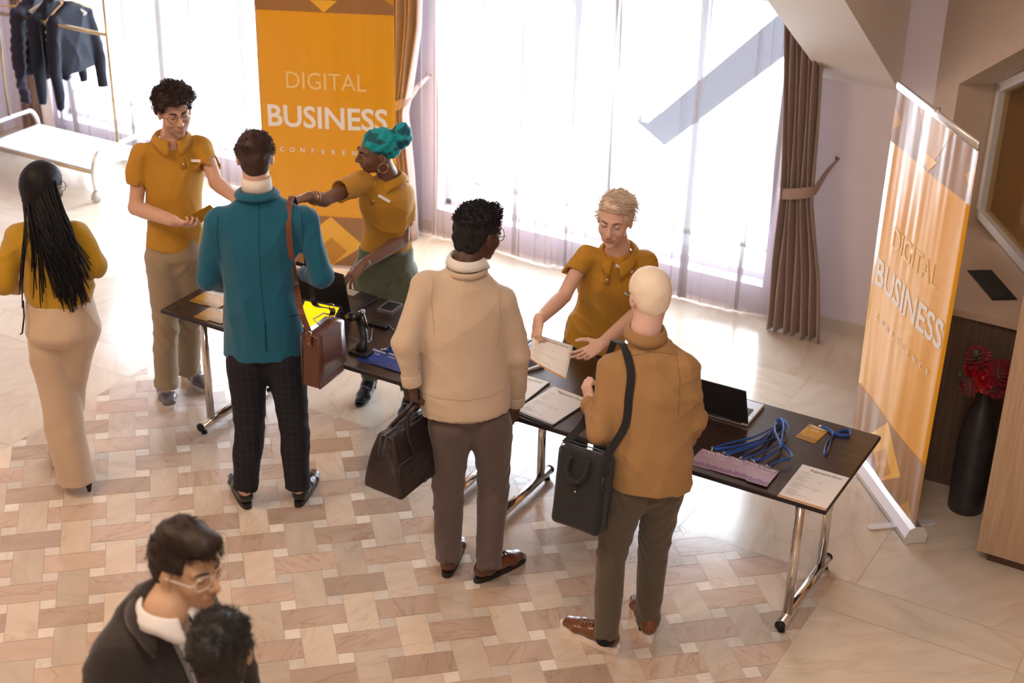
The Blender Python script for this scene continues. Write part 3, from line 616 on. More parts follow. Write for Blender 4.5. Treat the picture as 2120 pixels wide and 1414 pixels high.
def hair_cap(H, parent, m, inner, grow=.014, noise=.004, freq=90, h=.0045, extra=None, seed=1, name='hair', cutf=None, lower=-.055):
    b = Body(); k = H.k; E = lambda c, r: ell(H.p(*c), [x * k for x in r], H.M)
    b.add(E((0, -.016, .036), (.074 + grow, .094 + grow, .082 + grow)), .02)
    if lower is not None: b.add(E((0, -.045, lower + .01), (.060 + grow * .3, .052 + grow * .3, .058)), .03)
    if extra: extra(b, H)
    # cut the face window and the ears
    def c1(Q):
        q = (Q - A3(H.c)) @ np.array([A3(v) for v in H.M]).T / k; x, y, z = q[:, 0], q[:, 1], q[:, 2]
        hl = .074 - .35 * np.clip(np.abs(x) - .045, 0, 1)           # hairline height at the brow
        f = np.minimum(y - np.where(z > .02, .048, .012) - .0 * z, hl - z)      # >0 inside face window
        ear = np.minimum(.022 - z, np.minimum(y + .018, np.abs(x) - .050)); neck = -z - .105
        return -np.maximum(np.maximum(f, ear), neck)
    b.cut.append(cutf or c1)
    R = np.random.RandomState(seed); ws = [(R.normal(size=3) * freq * .6, R.uniform(0, 6)) for _ in range(9)]
    b.disp = lambda P: noise * sum(np.sin(P @ w + p) for w, p in ws) / 3.2
    lo, hi = bounds([H.c], .19); return sdf_obj(name, b, lo, hi, h, m, parent)
def strands(H, parent, m, V, count, length, flow, rad=.0009, jitter=.4, seed=1, curl=0, name='hair_strands', lift=.35, zmin=-.06):
    R = random.Random(seed); b = MB(); c = H.c; root = parent
    while root.parent is not None: root = root.parent
    pts = [Vector(v) for v in V]; R.shuffle(pts); nn = 0
    for p in pts:
        if nn >= count: break
        q = p - c; x, y, z = q.dot(H.r) / H.k, q.dot(H.f) / H.k, q.dot(H.u) / H.k
        if z < zmin: continue
        nrm = (q - H.u * .02).normalized(); f = flow(x, y, z); f = (H.r * f[0] + H.f * f[1] + H.u * f[2]); f = (f - nrm * f.dot(nrm)); f = f.normalized() if f.length > .01 else H.f
        d = (f + nrm * lift + Vector((R.gauss(0, 1), R.gauss(0, 1), R.gauss(0, 1))) * jitter).normalized(); L_ = length * R.uniform(.6, 1.2) * (1 if z > .03 else .45); P = [p - nrm * .004]; n = 5
        if curl:
            a = d.orthogonal().normalized(); bb = d.cross(a); ph = R.uniform(0, 6.28); cr = curl * R.uniform(.7, 1.3); n = 9
            for i in range(1, n + 1): t = i / n; P.append(p + d * L_ * t * .8 + (a * math.cos(ph + t * 8) + bb * math.sin(ph + t * 8)) * cr - a * math.cos(ph) * cr * (1 - t))
        else:
            for i in range(1, n): t = i / (n - 1); dd = (d - nrm * .9 * t * min(lift, .8) - UP * .12 * t); P.append(P[-1] + dd * L_ / (n - 1))
        rr = [rad * (1 - .8 * (i / (len(P) - 1)) ** 2) for i in range(len(P))]
        b.tube(P, rr, seg=3, cap=False); nn += 1
    me = b; return me.build(name, m, parent)
def fab(name, col, rough=.85, bump=.25, bscale=420, sheen=.25, var=.06): return mat(name, col, rough, bump=bump, bscale=bscale, sheen=sheen, var=var, vscale=12)
def checked(name, col, line, pitch=.018):
    m = fab(name, col, sheen=0); N, L, b = nodes(m); tc = N.new('ShaderNodeTexCoord'); sp = N.new('ShaderNodeSeparateXYZ'); L.new(tc.outputs['Object'], sp.inputs[0]); outs = []
    ad = N.new('ShaderNodeMath'); ad.operation = 'MULTIPLY_ADD'; ad.inputs[1].default_value = .55; L.new(sp.outputs['Y'], ad.inputs[0]); L.new(sp.outputs['X'], ad.inputs[2])
    for src in (ad.outputs[0], sp.outputs['Z']):
        md = N.new('ShaderNodeMath'); md.operation = 'PINGPONG'; md.inputs[1].default_value = pitch; L.new(src, md.inputs[0])
        lt = N.new('ShaderNodeMath'); lt.operation = 'LESS_THAN'; lt.inputs[1].default_value = .0011; L.new(md.outputs[0], lt.inputs[0]); outs.append(lt.outputs[0])
    mx = N.new('ShaderNodeMath'); mx.operation = 'MAXIMUM'; L.new(outs[0], mx.inputs[0]); L.new(outs[1], mx.inputs[1])
    c = N.new('ShaderNodeMix'); c.data_type = 'RGBA'; c.inputs['A'].default_value = (*col, 1); c.inputs['B'].default_value = (*line, 1); L.new(mx.outputs[0], c.inputs['Factor']); L.new(c.outputs['Result'], b.inputs['Base Color']); return m
def person(label, base, skinm, group=None):
    t = thing('person', label, 'person', base, group); t['_skin_mat'] = skinm.name; return t
def loftB(B, st, r, k=.03, flat0=True, flat1=False, cap=.6):
    S = subdiv(st, 4); fs = []
    for i in range(len(S) - 1):
        (c0, a0, b0), (c1, a1, b1) = S[i], S[i + 1]; fs.append(seg(c0, c1, a0, a1, b0, b1, r, flat0=flat0 and i == 0, flat1=flat1 and i == len(S) - 2, cap=cap))
    B.add(nearest(fs, [((S[i][0] + S[i + 1][0]) / 2, np.linalg.norm(S[i][0] - S[i + 1][0]) / 2 + max(S[i][1], S[i + 1][1], S[i][2], S[i + 1][2])) for i in range(len(fs))]), .03)
def garment(name, root, m, st, r, arms, disp=None, h=.0075, k=.035, neckcut=None, hollow=None, extra=None, mats=None, matfn=None, hem=None):
    B = Body(); loftB(B, st, r, k=k, cap=.35); pts = [s[0] for s in st]; sh = [s for s in st]
    nb_ = Vector(st[-2][0]); sb_ = Vector(st[-3][0])
    for a in arms:
        s, e, rs = a['s'], a['e'], a['r']; B.add(cone(vlerp(nb_, sb_, .6), vlerp(sb_, s, .82), .046, rs[0] * .90), .05)
        if 'root' in a: B.add(cone(a['root'], s, rs[0] * 1.0, rs[0]), .05)
        if a.get('w') is None:
            B.add(cone(s, e, rs[0], rs[1], flat_b=True), .016); d = (Vector(e) - Vector(s)).normalized(); B.sub.append((cone(Vector(e) - d * .012, Vector(e) + d * .05, rs[1] - .017, rs[1] - .012), .003)); pts += [e]
        else:
            B.add(cone(s, e, rs[0], rs[1]), .035); B.add(cone(e, a['w'], rs[1], rs[2], flat_b=True), .018); pts += [e, a['w']]
    if extra: extra(B)
    if disp: B.disp = disp
    if neckcut: B.cut.append(plane_cut(*neckcut))
    lo, hi = bounds(pts, .23); return sdf_obj(name, B, lo, hi, h, mats or m, root, matfn=matfn)[0]
def trousers(root, m, pelvis, hips, knees, ankles, r, rv, disp=None, pel=(.165, .115), h=.0075, cuffs=False, name='trousers', top=None, kk=.035):
    B = Body(); pc = Vector(pelvis); rv = Vector(rv); tp = Vector(top) if top is not None else pc + UP * .12
    B.add(seg(tp, pc, pel[0] * .93, pel[0], pel[1] * .92, pel[1], rv, flat0=True), .03); pts = [tp, pc]
    for hp, kn, an in zip(hips, knees, ankles):
        B.add(seg(vlerp(pc, hp, .75), hp, r[0], r[0], pel[1] * .95, r[0] * .98, rv), .03)
        B.add(chain([hp, kn, vlerp(kn, an, .45), an], [r[0], r[1], (r[1] + r[2]) / 2, r[2]], flat_b=True), kk); pts += [kn, an]
        d = (Vector(an) - Vector(kn)).normalized()
        if cuffs: B.add(cone(Vector(an) - d * .045, Vector(an) + d * .002, r[2] + .006, r[2] + .006, True, True), .002)
        B.sub.append((cone(Vector(an) - d * .008, Vector(an) + d * .05, r[2] - .018, r[2] - .018), .003))
    B.disp = disp; lo, hi = bounds(pts, .2); o = sdf_obj(name, B, lo, hi, h, m, root)[0]
    b = MB(); return o
def body_mesh(root, skinm, H, neck, arms, core, legs, female=False, nr=(.055, .056), h=.0045, feats={}, smile=0, jaw=1.0, nose=1.0, matfn=None):
    B = Body(); H.add(B, female=female, jaw=jaw, smile=smile, nose=nose); pts = [H.c + H.u * .14, H.c - H.u * .15, H.c + H.f * .14, H.c - H.f * .13, H.c + H.r * .1, H.c - H.r * .1]
    B.add(cone(H.p(0, -.022, -.05), neck, nr[0], nr[1]), .025); ch = Vector(core[0])
    B.add(cone(neck, ch, nr[1], .08), .03); B.add(cone(ch, core[1], .08, .07), .02)
    for a in arms:
        B.add(cone(ch, a['s'], .05, a.get('core', .035)), .02)
        if a.get('bare'): arm(B, a['s'], a['e'], a['w'], r=a['br'])
        else: B.add(cone(a['s'], a['e'], .03, .028), .01); B.add(cone(a['e'], a['w'], .028, .026), .01)
        hd = a.get('hand')
        pts += [a['s'], a['e'], a['w']]
        if hd:
            a['tips'] = hand(B, a['w'], hd['d'], hd['n'], hd.get('curls', (.3, .35, .4, .45)), hd.get('spread', .1), hd.get('thumb', (.6, .5)), hd.get('side', 1), hd.get('k', 1.0), hd.get('abd', 0)); pts.append(Vector(a['w']) + Vector(hd['d']).normalized() * .22)
    for hp, kn, an in legs: B.add(cone(core[1], hp, .06, .05), .02); B.add(cone(hp, kn, .05, .04), .02); B.add(cone(kn, an, .04, .036), .02); pts += [hp, kn, an]
    lo, hi = bounds(pts, .08); root['_h'] = 1; o, V = sdf_obj('body', B, lo, hi, h, skinm, root, matfn=matfn); return o
def folds(seed, amp=.006, fx=(30, 18, 25)):
    R = np.random.RandomState(seed); W = [(R.normal(size=3) * np.array(fx) * .62, R.uniform(0, 6), R.normal(size=3) * 6) for _ in range(8)]
    def f(P):
        s = 0
        for w_, p, q in W: m = .5 + .5 * np.sin(P @ q * 1.3 + p * 2); s = s + (np.abs(np.sin((P @ w_) + p + 1.1 * np.sin(P @ q))) ** .55 - .62) * m
        return s * amp * 1.15
    return f
def legfolds(seed, zk, amp=.007):
    g = folds(seed, .004, (16, 16, 10)); R = np.random.RandomState(seed); ph = R.uniform(0, 6, 3)
    def f(P):
        z = P[:, 2]; wgt = np.exp(-((z - zk) / .12) ** 2) + .8 * np.exp(-((z - .10) / .10) ** 2) + .5 * np.exp(-((z - .78) / .08) ** 2)
        s = np.abs(np.sin(z * 34 + ph[0] + 3.2 * np.sin(P[:, 0] * 19 + ph[1]) + 2.6 * np.sin(P[:, 1] * 17 + ph[2]))) ** .6; return g(P) + amp * .9 * wgt * (s - .6)
    return f
def collar(root, m, c, r, n, rad=.066, hgt=.036, open_=.5, fwd=None, name='collar', stand=False, flare=.022):
    """shirt collar: a folded band around the neck, open towards fwd"""
    c, n = Vector(c), Vector(n).normalized(); f = Vector(fwd); f = (f - n * f.dot(n)).normalized(); s = f.cross(n); b = MB(); rows = []; N_ = 36
    prof = [(.0, 0.0), (.003, hgt * .9), (.006, hgt), (.010, hgt * .9), (.010 + flare * .7, hgt * .35), (.010 + flare, -.006 if not stand else .0)] if not stand else [(0, -.01), (-.002, hgt * .5), (.0, hgt), (.004, hgt * 1.02), (.008, hgt * .6), (.010, -.01)]
    for dr, dz in prof:
        row = []
        for i in range(N_ + 1):
            a = open_ + (2 * PI - 2 * open_) * i / N_; e = abs(i / N_ - .5) * 2; tip = max(0, e - .75) / .25
            rr = rad + dr * (1 + .5 * tip); z = dz - (.030 if not stand else 0) * tip * (dr / .03) - .014 * e * e * (0 if stand else 1); row.append(c + (f * math.cos(a) * 1.05 + s * math.sin(a)) * rr + n * z)
        rows.append(row)
    b.grid(rows); return b.build(name, m, root, solid=.0028)
def placket(root, m, mb, top, bot, f, w=.016, nb=2, side=None, name='placket'):
    top, bot, f = Vector(top), Vector(bot), Vector(f).normalized(); d = (bot - top).normalized(); s = d.cross(f).normalized(); b = MB()
    b.tube([top, vlerp(top, bot, .5) + f * .003, bot], [(w, .003)] * 3, seg=8, flat=s); o = b.build(name, m, root)
    for i in range(nb): b = MB(); p = vlerp(top, bot, (.25 + .55 * i / max(1, nb - 1)) if nb > 1 else .4) + f * .004; b.ball(p, (.0055, .0055, .0055), seg=8); b.build('button', mat('button_pearl', (.75, .68, .55), .3), o)
    return o
def badge(root, c, r, u, w=.056, h=.015):
    r, u = Vector(r).normalized(), Vector(u).normalized(); n = r.cross(u); b = MB(); b.box((0, 0, 0), (w, h, .003), bev=.001); return b.build('name_badge', mat('badge_white', (.85, .85, .86), .35), root, xf=local(r, u, n, Vector(c)))
def project_out(o, p, d):      # surface point of garment o hit from outside along -d
    bpy.context.view_layer.update(); mw = o.matrix_world.inverted(); d = Vector(d).normalized(); s = Vector(p) + d * .5; ok, loc, nr, _ = o.ray_cast(mw @ s, mw.to_3x3() @ (-d), distance=1.0)
    return (o.matrix_world @ loc, (o.matrix_world.to_3x3() @ nr).normalized()) if ok else (Vector(p), d)
CAMD = lambda p: (CPOS - Vector(p)).normalized()
def shot(o, px, py):           # point of garment o seen at that place from the photograph's viewpoint
    bpy.context.view_layer.update(); mw = o.matrix_world.inverted(); ok, loc, nr, _ = o.ray_cast(mw @ CPOS, (mw.to_3x3() @ ray(px, py)).normalized())
    return (o.matrix_world @ loc, (o.matrix_world.to_3x3() @ nr).normalized()) if ok else None
SK_L = skin('fair', (.68, .43, .34)); SK_P = skin('pale', (.74, .49, .42)); SK_D = skin('deep', (.085, .040, .025)); SK_DM = skin('brown', (.17, .082, .052)); SK_O = skin('olive', (.60, .36, .265)); SK_W = skin('warm', (.58, .36, .22))
POLO = fab('polo_mustard', (.47, .235, .022), bump=.35, bscale=700, sheen=.1)
# ---- 1 teal jacket man --------------------------------------------------------------
def teal_man():
    t = person('man seen from behind in a teal blazer, white turtleneck and dark checked trousers', at(555, 1040, 6.47) * 1.0, SK_L); b0 = at(562, 1050, 6.47); t.location = (b0.x, b0.y, 0); t['_base'] = (b0.x, b0.y, 0)
    H = Head(at(528, 326, 6.63), wd(-.12, 1, -.38), size=1.0); nk = at(532, 392, 6.6)
    sL, sR, eL, eR = at(447, 462, 6.58), at(632, 456, 6.58), at(431, 578, 6.55), at(664, 572, 6.52); wL, wR = at(476, 590, 6.80), at(632, 566, 6.80)
    pc = at(548, 712, 6.52); hips = [at(510, 745, 6.5), at(590, 745, 6.5)]; kn = [at(517, 870, 6.5), at(608, 870, 6.49)]; an = [at(508, 1012, 6.46), at(617, 1008, 6.46)]
    arms = [dict(s=sL, e=eL, w=wL, hand=dict(d=wd(.6, .7, 0), n=wd(-.3, .3, 1), side=1)), dict(s=sR, e=eR, w=wR, hand=dict(d=wd(-.6, .7, 0), n=wd(.3, .3, 1), side=-1))]
    body_mesh(t, SK_L, H, nk, arms, (at(536, 470, 6.58), pc), list(zip(hips, kn, an)), h=.005)
    st = [(at(549, 728, 6.52), .202, .140), (at(540, 640, 6.53), .180, .128), (at(536, 560, 6.55), .172, .122), (at(538, 500, 6.57), .192, .125), (at(538, 448, 6.585), .19, .10), (at(534, 412, 6.60), .115, .08), (at(532, 398, 6.605), .066, .062)]
    J = fab('blazer_teal', (.0, .095, .175), bump=.2, sheen=.25)
    g = garment('blazer', t, J, st, RT, [dict(s=sL, e=eL, w=wL, r=(.064, .056, .042)), dict(s=sR, e=eR, w=wR, r=(.064, .056, .042))], disp=folds(3, .0055, (20, 20, 12)),
                extra=lambda B: B.sub.append((rbox(at(551, 700, 6.38), (.0025, .02, .085)), .004)))
    collar(g, J, at(532, 398, 6.605), RT, UP, rad=.074, hgt=.022, open_=.6, fwd=FW, name='blazer_collar', flare=.02)
    collar(t, fab('knit_white', (.80, .76, .70)), nk + UP * .012, RT, UP, rad=.059, hgt=.05, open_=.02, fwd=FW, name='turtleneck', stand=True)
    trousers(t, checked('trousers_checked', (.006, .007, .014), (.024, .024, .038)), pc, hips, kn, an, (.098, .080, .063), RT, legfolds(5, .5, .006))
    hm = mat('hair_brown', (.042, .018, .014), .55, var=.4, vscale=60)
    ho, hv = hair_cap(H, t, hm, None, grow=.010, noise=.003, lower=-.045, seed=4); strands(H, ho, hm, hv, 2300, .036, lambda x, y, z: (.5 * x + .3, -.5, -.9 if z < .07 else .1), jitter=.35, seed=2, rad=.0016, lift=.6)
    shoe(t, atz(514, 1054, 0), atz(482, 985, 0), 'oxford', (.012, .012, .016), (.015, .015, .018), laces=(.01, .01, .012)); shoe(t, atz(617, 1050, 0), atz(655, 978, 0), 'oxford', (.012, .012, .016), (.015, .015, .018), laces=(.01, .01, .012))
    return t, g
TEAL, TEALG = teal_man()
# ---- 2 cream sweater man ----------------------------------------------------------
def cream_man():
    b0 = atz(975, 1195, 0); t = person('man in a cream sweater and grey-brown trousers holding a dark holdall', (b0.x, b0.y, 0), SK_D)
    H = Head(at(990, 484, 6.03), wd(.74, .66, -.22), size=1.03); nk = at(966, 545, 5.98)
    sL, sR, eL, eR = at(880, 592, 5.94), at(1040, 628, 6.0), at(838, 712, 5.86), at(1076, 735, 6.0); wL, wR = at(853, 792, 5.86), at(1066, 832, 6.06); rv = (sR - sL); rv.z = 0; rv.normalize()
    pc = at(975, 845, 5.93); hips = [at(932, 880, 5.92), at(1016, 880, 5.93)]; kn = [at(928, 1000, 5.93), at(1022, 990, 5.98)]; an = [at(928, 1158, 5.88), at(1012, 1176, 5.86)]
    arms = [dict(s=sL, e=eL, w=wL, hand=dict(d=wd(.12, .02, -1), n=wd(-.9, -.4, 0), side=1, curls=(1.5, 1.55, 1.6, 1.6), thumb=(.3, 1.2), k=1.0)), dict(s=sR, e=eR, w=wR, hand=dict(d=wd(-.05, .12, -1), n=wd(.8, -.6, 0), side=-1, curls=(.55, .7, .8, .9), k=1.05, spread=.2))]
    bd = body_mesh(t, SK_D, H, nk, arms, (at(965, 625, 5.97), pc), list(zip(hips, kn, an)), h=.0045)
    H.features(t, lip=(.16, .06, .05), brow=(.008, .006, .006))
    SW = fab('sweater_cream', (.62, .49, .37), bump=.4, bscale=500)
    def disp(P):
        g = folds(8, .006, (16, 16, 10)); q = P - A3(at(960, 830, 5.85)); z = P[:, 2]; hz = 1 / (1 + np.exp((z - .905) * 260)); ang = np.arctan2(P[:, 1] - pc.y, P[:, 0] - pc.x)
        return g(P) + hz * (.0015 * np.sin(ang * 150) + .003)
    st = [(at(965, 850, 5.93), .200, .150), (at(963, 812, 5.94), .204, .150), (at(958, 730, 5.95), .192, .14), (at(960, 655, 5.965), .196, .135), (at(962, 605, 5.975), .175, .11), (at(966, 568, 5.98), .105, .085), (at(967, 556, 5.982), .078, .072)]
    g = garment('sweater', t, SW, st, rv, [dict(s=sL, e=eL, w=wL, r=(.066, .058, .040)), dict(s=sR, e=eR, w=wR, r=(.066, .056, .040))], disp=disp, h=.006)
    for w_, e in ((wL, eL), (wR, eR)):
        d = (w_ - e).normalized(); m = MB(); a = d.orthogonal().normalized(); b_ = d.cross(a); rows = []
        for j in range(9):
            row = []
            for i in range(97): q = 2 * PI * i / 96; rr = .0405 + .0014 * math.sin(i * PI / 2) + .002 * math.sin(PI * j / 8); row.append(w_ + d * (-.045 + .055 * j / 8) + (a * math.cos(q) + b_ * math.sin(q)) * rr)
            rows.append(row)
        m.grid(rows); m.build('cuff', SW, g, solid=.002)
    collar(t, fab('shirt_white', (.80, .77, .75)), nk + UP * .012, RT, UP * .95 - FW * .1, rad=.062, hgt=.032, open_=.6, fwd=wd(.74, .66), name='shirt_collar', flare=.014)
    collar(g, SW, at(966, 557, 5.98), RT, UP, rad=.079, hgt=.012, open_=.02, fwd=wd(.5, .8), name='neck_rib', stand=True)
    trousers(t, fab('trousers_taupe', (.115, .082, .078), bump=.3, bscale=900), pc, hips, kn, an, (.098, .076, .062), rv, legfolds(9, .5, .009), pel=(.160, .115))
    hm = mat('hair_black', (.007, .006, .009), .7, var=.3, vscale=90)
    def ex(b, H_): [b.add(ell(H_.p(.055 * math.sin(a) * q, .01 + .075 * math.cos(a) * q, .098), [.03, .034, .026], H_.M), .02) for a in (0, 1.57, 3.14, 4.71) for q in (.75,)]
    ho, hv = hair_cap(H, t, hm, None, grow=.013, noise=.005, freq=150, lower=-.045, seed=7, extra=ex)
    strands(H, ho, hm, hv, 650, .024, lambda x, y, z: (x, y, .8), rad=.0028, jitter=.5, seed=5, lift=1.3, curl=.003, name='hair_twists', zmin=.045)
    H.glasses(t, (.04, .035, .03), r=.025, metal=1)
    for hl, to in (((924, 1196), (948, 1130)), ((985, 1206), (1072, 1162))): shoe(t, atz(*hl, 0), atz(*to, 0), 'oxford', (.13, .045, .02), (.018, .014, .014), laces=(.05, .02, .01))
    return t, arms[0]['w'], g
CREAM, CREAM_W, CREAMG = cream_man()
# ---- 3 tan shirt man ---------------------------------------------------------------
def tan_man():
    b0 = atz(1290, 1345, 0); t = person('man with pale cropped hair in a tan shirt carrying a black shoulder bag', (b0.x, b0.y, 0), SK_P)
    H = Head(at(1344, 614, 5.60), wd(-.30, .95, -.30), size=.98); nk = at(1337, 684, 5.56)
    sL, sR, eL, eR = at(1270, 765, 5.55), at(1420, 762, 5.50), at(1244, 893, 5.46), at(1438, 868, 5.50); wL, wR = at(1224, 838, 5.66), at(1420, 915, 5.70); rv = wd(1, -.12)
    pc = at(1344, 985, 5.47); hips = [at(1298, 1015, 5.45), at(1374, 1010, 5.48)]; kn = [at(1268, 1140, 5.44), at(1354, 1128, 5.56)]; an = [at(1254, 1318, 5.36), at(1341, 1292, 5.52)]
    arms = [dict(s=sL, e=eL, w=wL, hand=dict(d=wd(-.25, .5, .75), n=wd(-.85, -.5, .1), side=-1, curls=(1.5, 1.55, 1.55, 1.6), thumb=(.5, 1.1), k=.95)), dict(s=sR, e=eR, w=wR, hand=dict(d=wd(-.4, .8, 0), n=wd(.5, 0, .8), side=-1))]
    body_mesh(t, SK_P, H, nk, arms, (at(1345, 800, 5.52), pc), list(zip(hips, kn, an)), h=.0045)
    SH = fab('shirt_tan', (.37, .21, .085), bump=.2, bscale=600, sheen=.1)
    st = [(at(1340, 1000, 5.46), .182, .135), (at(1345, 940, 5.47), .178, .135), (at(1346, 880, 5.49), .176, .13), (at(1347, 810, 5.51), .180, .125), (at(1346, 760, 5.53), .170, .10), (at(1341, 715, 5.55), .100, .078), (at(1338, 698, 5.555), .066, .062)]
    g = garment('shirt', t, SH, st, rv, [dict(s=sL, e=eL, w=wL - (wL - eL).normalized() * .015, r=(.066, .058, .044)), dict(s=sR, e=eR, w=wR, r=(.064, .055, .042))], disp=folds(12, .007, (20, 20, 15)), h=.0065)
    d = (wL - eL).normalized(); m = MB(); m.tube([wL - d * .03, wL + d * .005, wL + d * .012], [.044, .046, .042], seg=24); m.build('cuff', SH, g)
    collar(g, SH, at(1337, 692, 5.556), RT, UP * .95 - wd(-.3, .9) * .12, rad=.064, hgt=.040, open_=.4, fwd=wd(-.3, .95), flare=.014)
    trousers(t, fab('trousers_olive', (.085, .066, .047), bump=.3, bscale=700), pc, hips, kn, an, (.092, .071, .056), rv, legfolds(14, .5, .011))
    hm = mat('hair_white_blond', (.88, .76, .62), .6, var=.1, vscale=90, bump=.3, bscale=300)
    ho, hv = hair_cap(H, t, hm, None, grow=.010, noise=.0012, lower=-.030, seed=9); strands(H, ho, hm, hv, 2200, .012, lambda x, y, z: (x * .4, -.5, -.8 if z < .08 else .1), rad=.0010, jitter=.2, seed=3, lift=.8)
    H.glasses(t, (.02, .02, .02), r=.024)
    LB = (.16, .055, .022)
    for hl, to in (((1278, 1352), (1168, 1298)), ((1345, 1330), (1316, 1245))):
        s_ = shoe(t, atz(*hl, 0), atz(*to, 0), 'sneaker', LB, (.78, .70, .64), ls=.032, laces=(.30, .15, .09))
    for a in an: m = MB(); m.tube([a + UP * .03, a - UP * .025 - wd(0, 1) * 0], [.042, .040], seg=16); m.build('sock', mat('sock_black', (.012, .012, .016), .9), t)
    return t, sL, g, arms[0]
TAN, TAN_SL, TANG, TANA = tan_man()
# ---- 4 curly-haired host -------------------------------------------------------------
def polo(t, st, rv, arms, nk, fwd, seed, dispamp=.008, bpx=None, upv=UP, ccut=None, plk=None, crad=.074):
    g = garment('polo_shirt', t, POLO, st, rv, arms, disp=folds(seed, dispamp, (17, 17, 12)), h=.0065)
    f = Vector(fwd).normalized(); up = Vector(upv)
    collar(g, POLO, nk + up * .008, rv, up, rad=crad, hgt=.034, open_=.22, fwd=f, flare=.024)
    if plk:
        a, b_ = shot(g, *plk[0]), shot(g, *plk[1])
        if a and b_: placket(g, POLO, None, a[0], b_[0], (a[1] + b_[1]))
    if bpx:
        q = shot(g, *bpx[0]); q2 = shot(g, *bpx[1]); q3 = shot(g, *bpx[2])
        if q and q2 and q3:
            n = (q[1] + q2[1] + q3[1]).normalized(); r = (q3[0] - q2[0]); r = (r - n * r.dot(n)).normalized(); badge(g, q[0] + n * .005, r, n.cross(r), w=(q3[0] - q2[0]).length)
    return g
def curly():
    b0 = atz(385, 825, 0); t = person('curly-haired man in a mustard polo shirt and khaki chinos at the end of the table', (b0.x, b0.y, 0), SK_O)
    H = Head(at(361, 231, 7.50), wd(.42, -.85, -.10), size=1.0, roll=.05); nk = at(356, 290, 7.53)
    sL, sR = at(292, 318, 7.5), at(420, 302, 7.56); hL, hR = at(282, 383, 7.47), at(436, 352, 7.48); eL, eR = at(281, 430, 7.44), at(448, 378, 7.44); wL, wR = at(358, 457, 7.24), at(482, 406, 7.26); rv = (sR - sL).normalized()
    pc = at(362, 522, 7.5); hips = [at(338, 545, 7.5), at(390, 540, 7.52)]; kn = [at(342, 665, 7.48), at(392, 655, 7.62)]; an = [at(344, 800, 7.46), at(390, 768, 7.66)]
    arms = [dict(s=sL, e=eL, w=wL, bare=1, br=(.042, .041, .030, .02), hand=dict(d=wd(.75, -.4, -.05), n=wd(.1, -.6, -.7), side=1, curls=(.8, .9, 1.0, 1.1), thumb=(.5, .6), k=1.0)),
            dict(s=sR, e=eR, w=wR, bare=1, br=(.040, .039, .028, .02), hand=dict(d=wd(.8, -.5, -.15), n=wd(-.2, .3, .9), side=1, k=.95))]
    def mf(C):
        q = (C - A3(H.c)) @ np.array([A3(v) for v in H.M]).T; x, y, z = q[:, 0], q[:, 1], q[:, 2]
        return ((z > -.125) & (z < -.038 - .5 * np.clip(.075 - y, 0, .05) + .03 * (y < .05)) & (y > .015) & ~((np.abs(x) < .020) & (z > -.072) & (z < -.050))).astype(int)
    body_mesh(t, [SK_O, mat('stubble', (.42, .26, .19), .7, bump=.3)], H, at(358, 283, 7.52), arms, (at(357, 345, 7.53), pc), list(zip(hips, kn, an)), h=.0042, matfn=mf)
    H.features(t, brow=(.03, .018, .012), look=-.9, closed=True); hm = mat('hair_dark_curly', (.035, .018, .013), .55, var=.4, vscale=60)
    def ex(b, H_): b.add(ell(H_.p(0, .005, .085), [.102, .104, .060], H_.M), .02)
    ho, hv = hair_cap(H, t, hm, None, grow=.020, noise=.008, freq=110, lower=-.01, seed=5, extra=ex); strands(H, ho, hm, hv, 1500, .040, lambda x, y, z: (x, y, .3), rad=.0013, jitter=.6, seed=4, curl=.009, name='curls', lift=.5, zmin=.02)
    H.glasses(t, (.35, .25, .18), r=.022, metal=1)
    st = [(at(361, 508, 7.5), .150, .118), (at(362, 455, 7.5), .145, .118), (at(360, 400, 7.51), .152, .12), (at(358, 355, 7.53), .168, .122), (at(357, 318, 7.53), .155, .092), (at(356, 297, 7.53), .085, .072), (nk, .068, .064)]
    g = polo(t, st, rv, [dict(s=sL, e=hL, w=None, r=(.060, .067)), dict(s=sR, e=hR, w=None, r=(.058, .065))], nk, wd(.25, -.9), 21, bpx=((410, 333), (398, 333), (423, 334)), plk=((368, 300), (382, 350)))
    trousers(t, fab('chinos_khaki', (.31, .235, .155), bump=.3, bscale=700), pc, hips, kn, an, (.094, .074, .064), RT, legfolds(23, .47, .010), cuffs=True, pel=(.155, .115))
    for hl, to in (((333, 800), (362, 868)), ((378, 772), (432, 812))): shoe(t, atz(*hl, 0), atz(*to, 0), 'sneaker', (.15, .14, .16), (.62, .57, .52), ls=.024, laces=(.05, .05, .06))
    return t, arms
CURLY, CURLYA = curly()
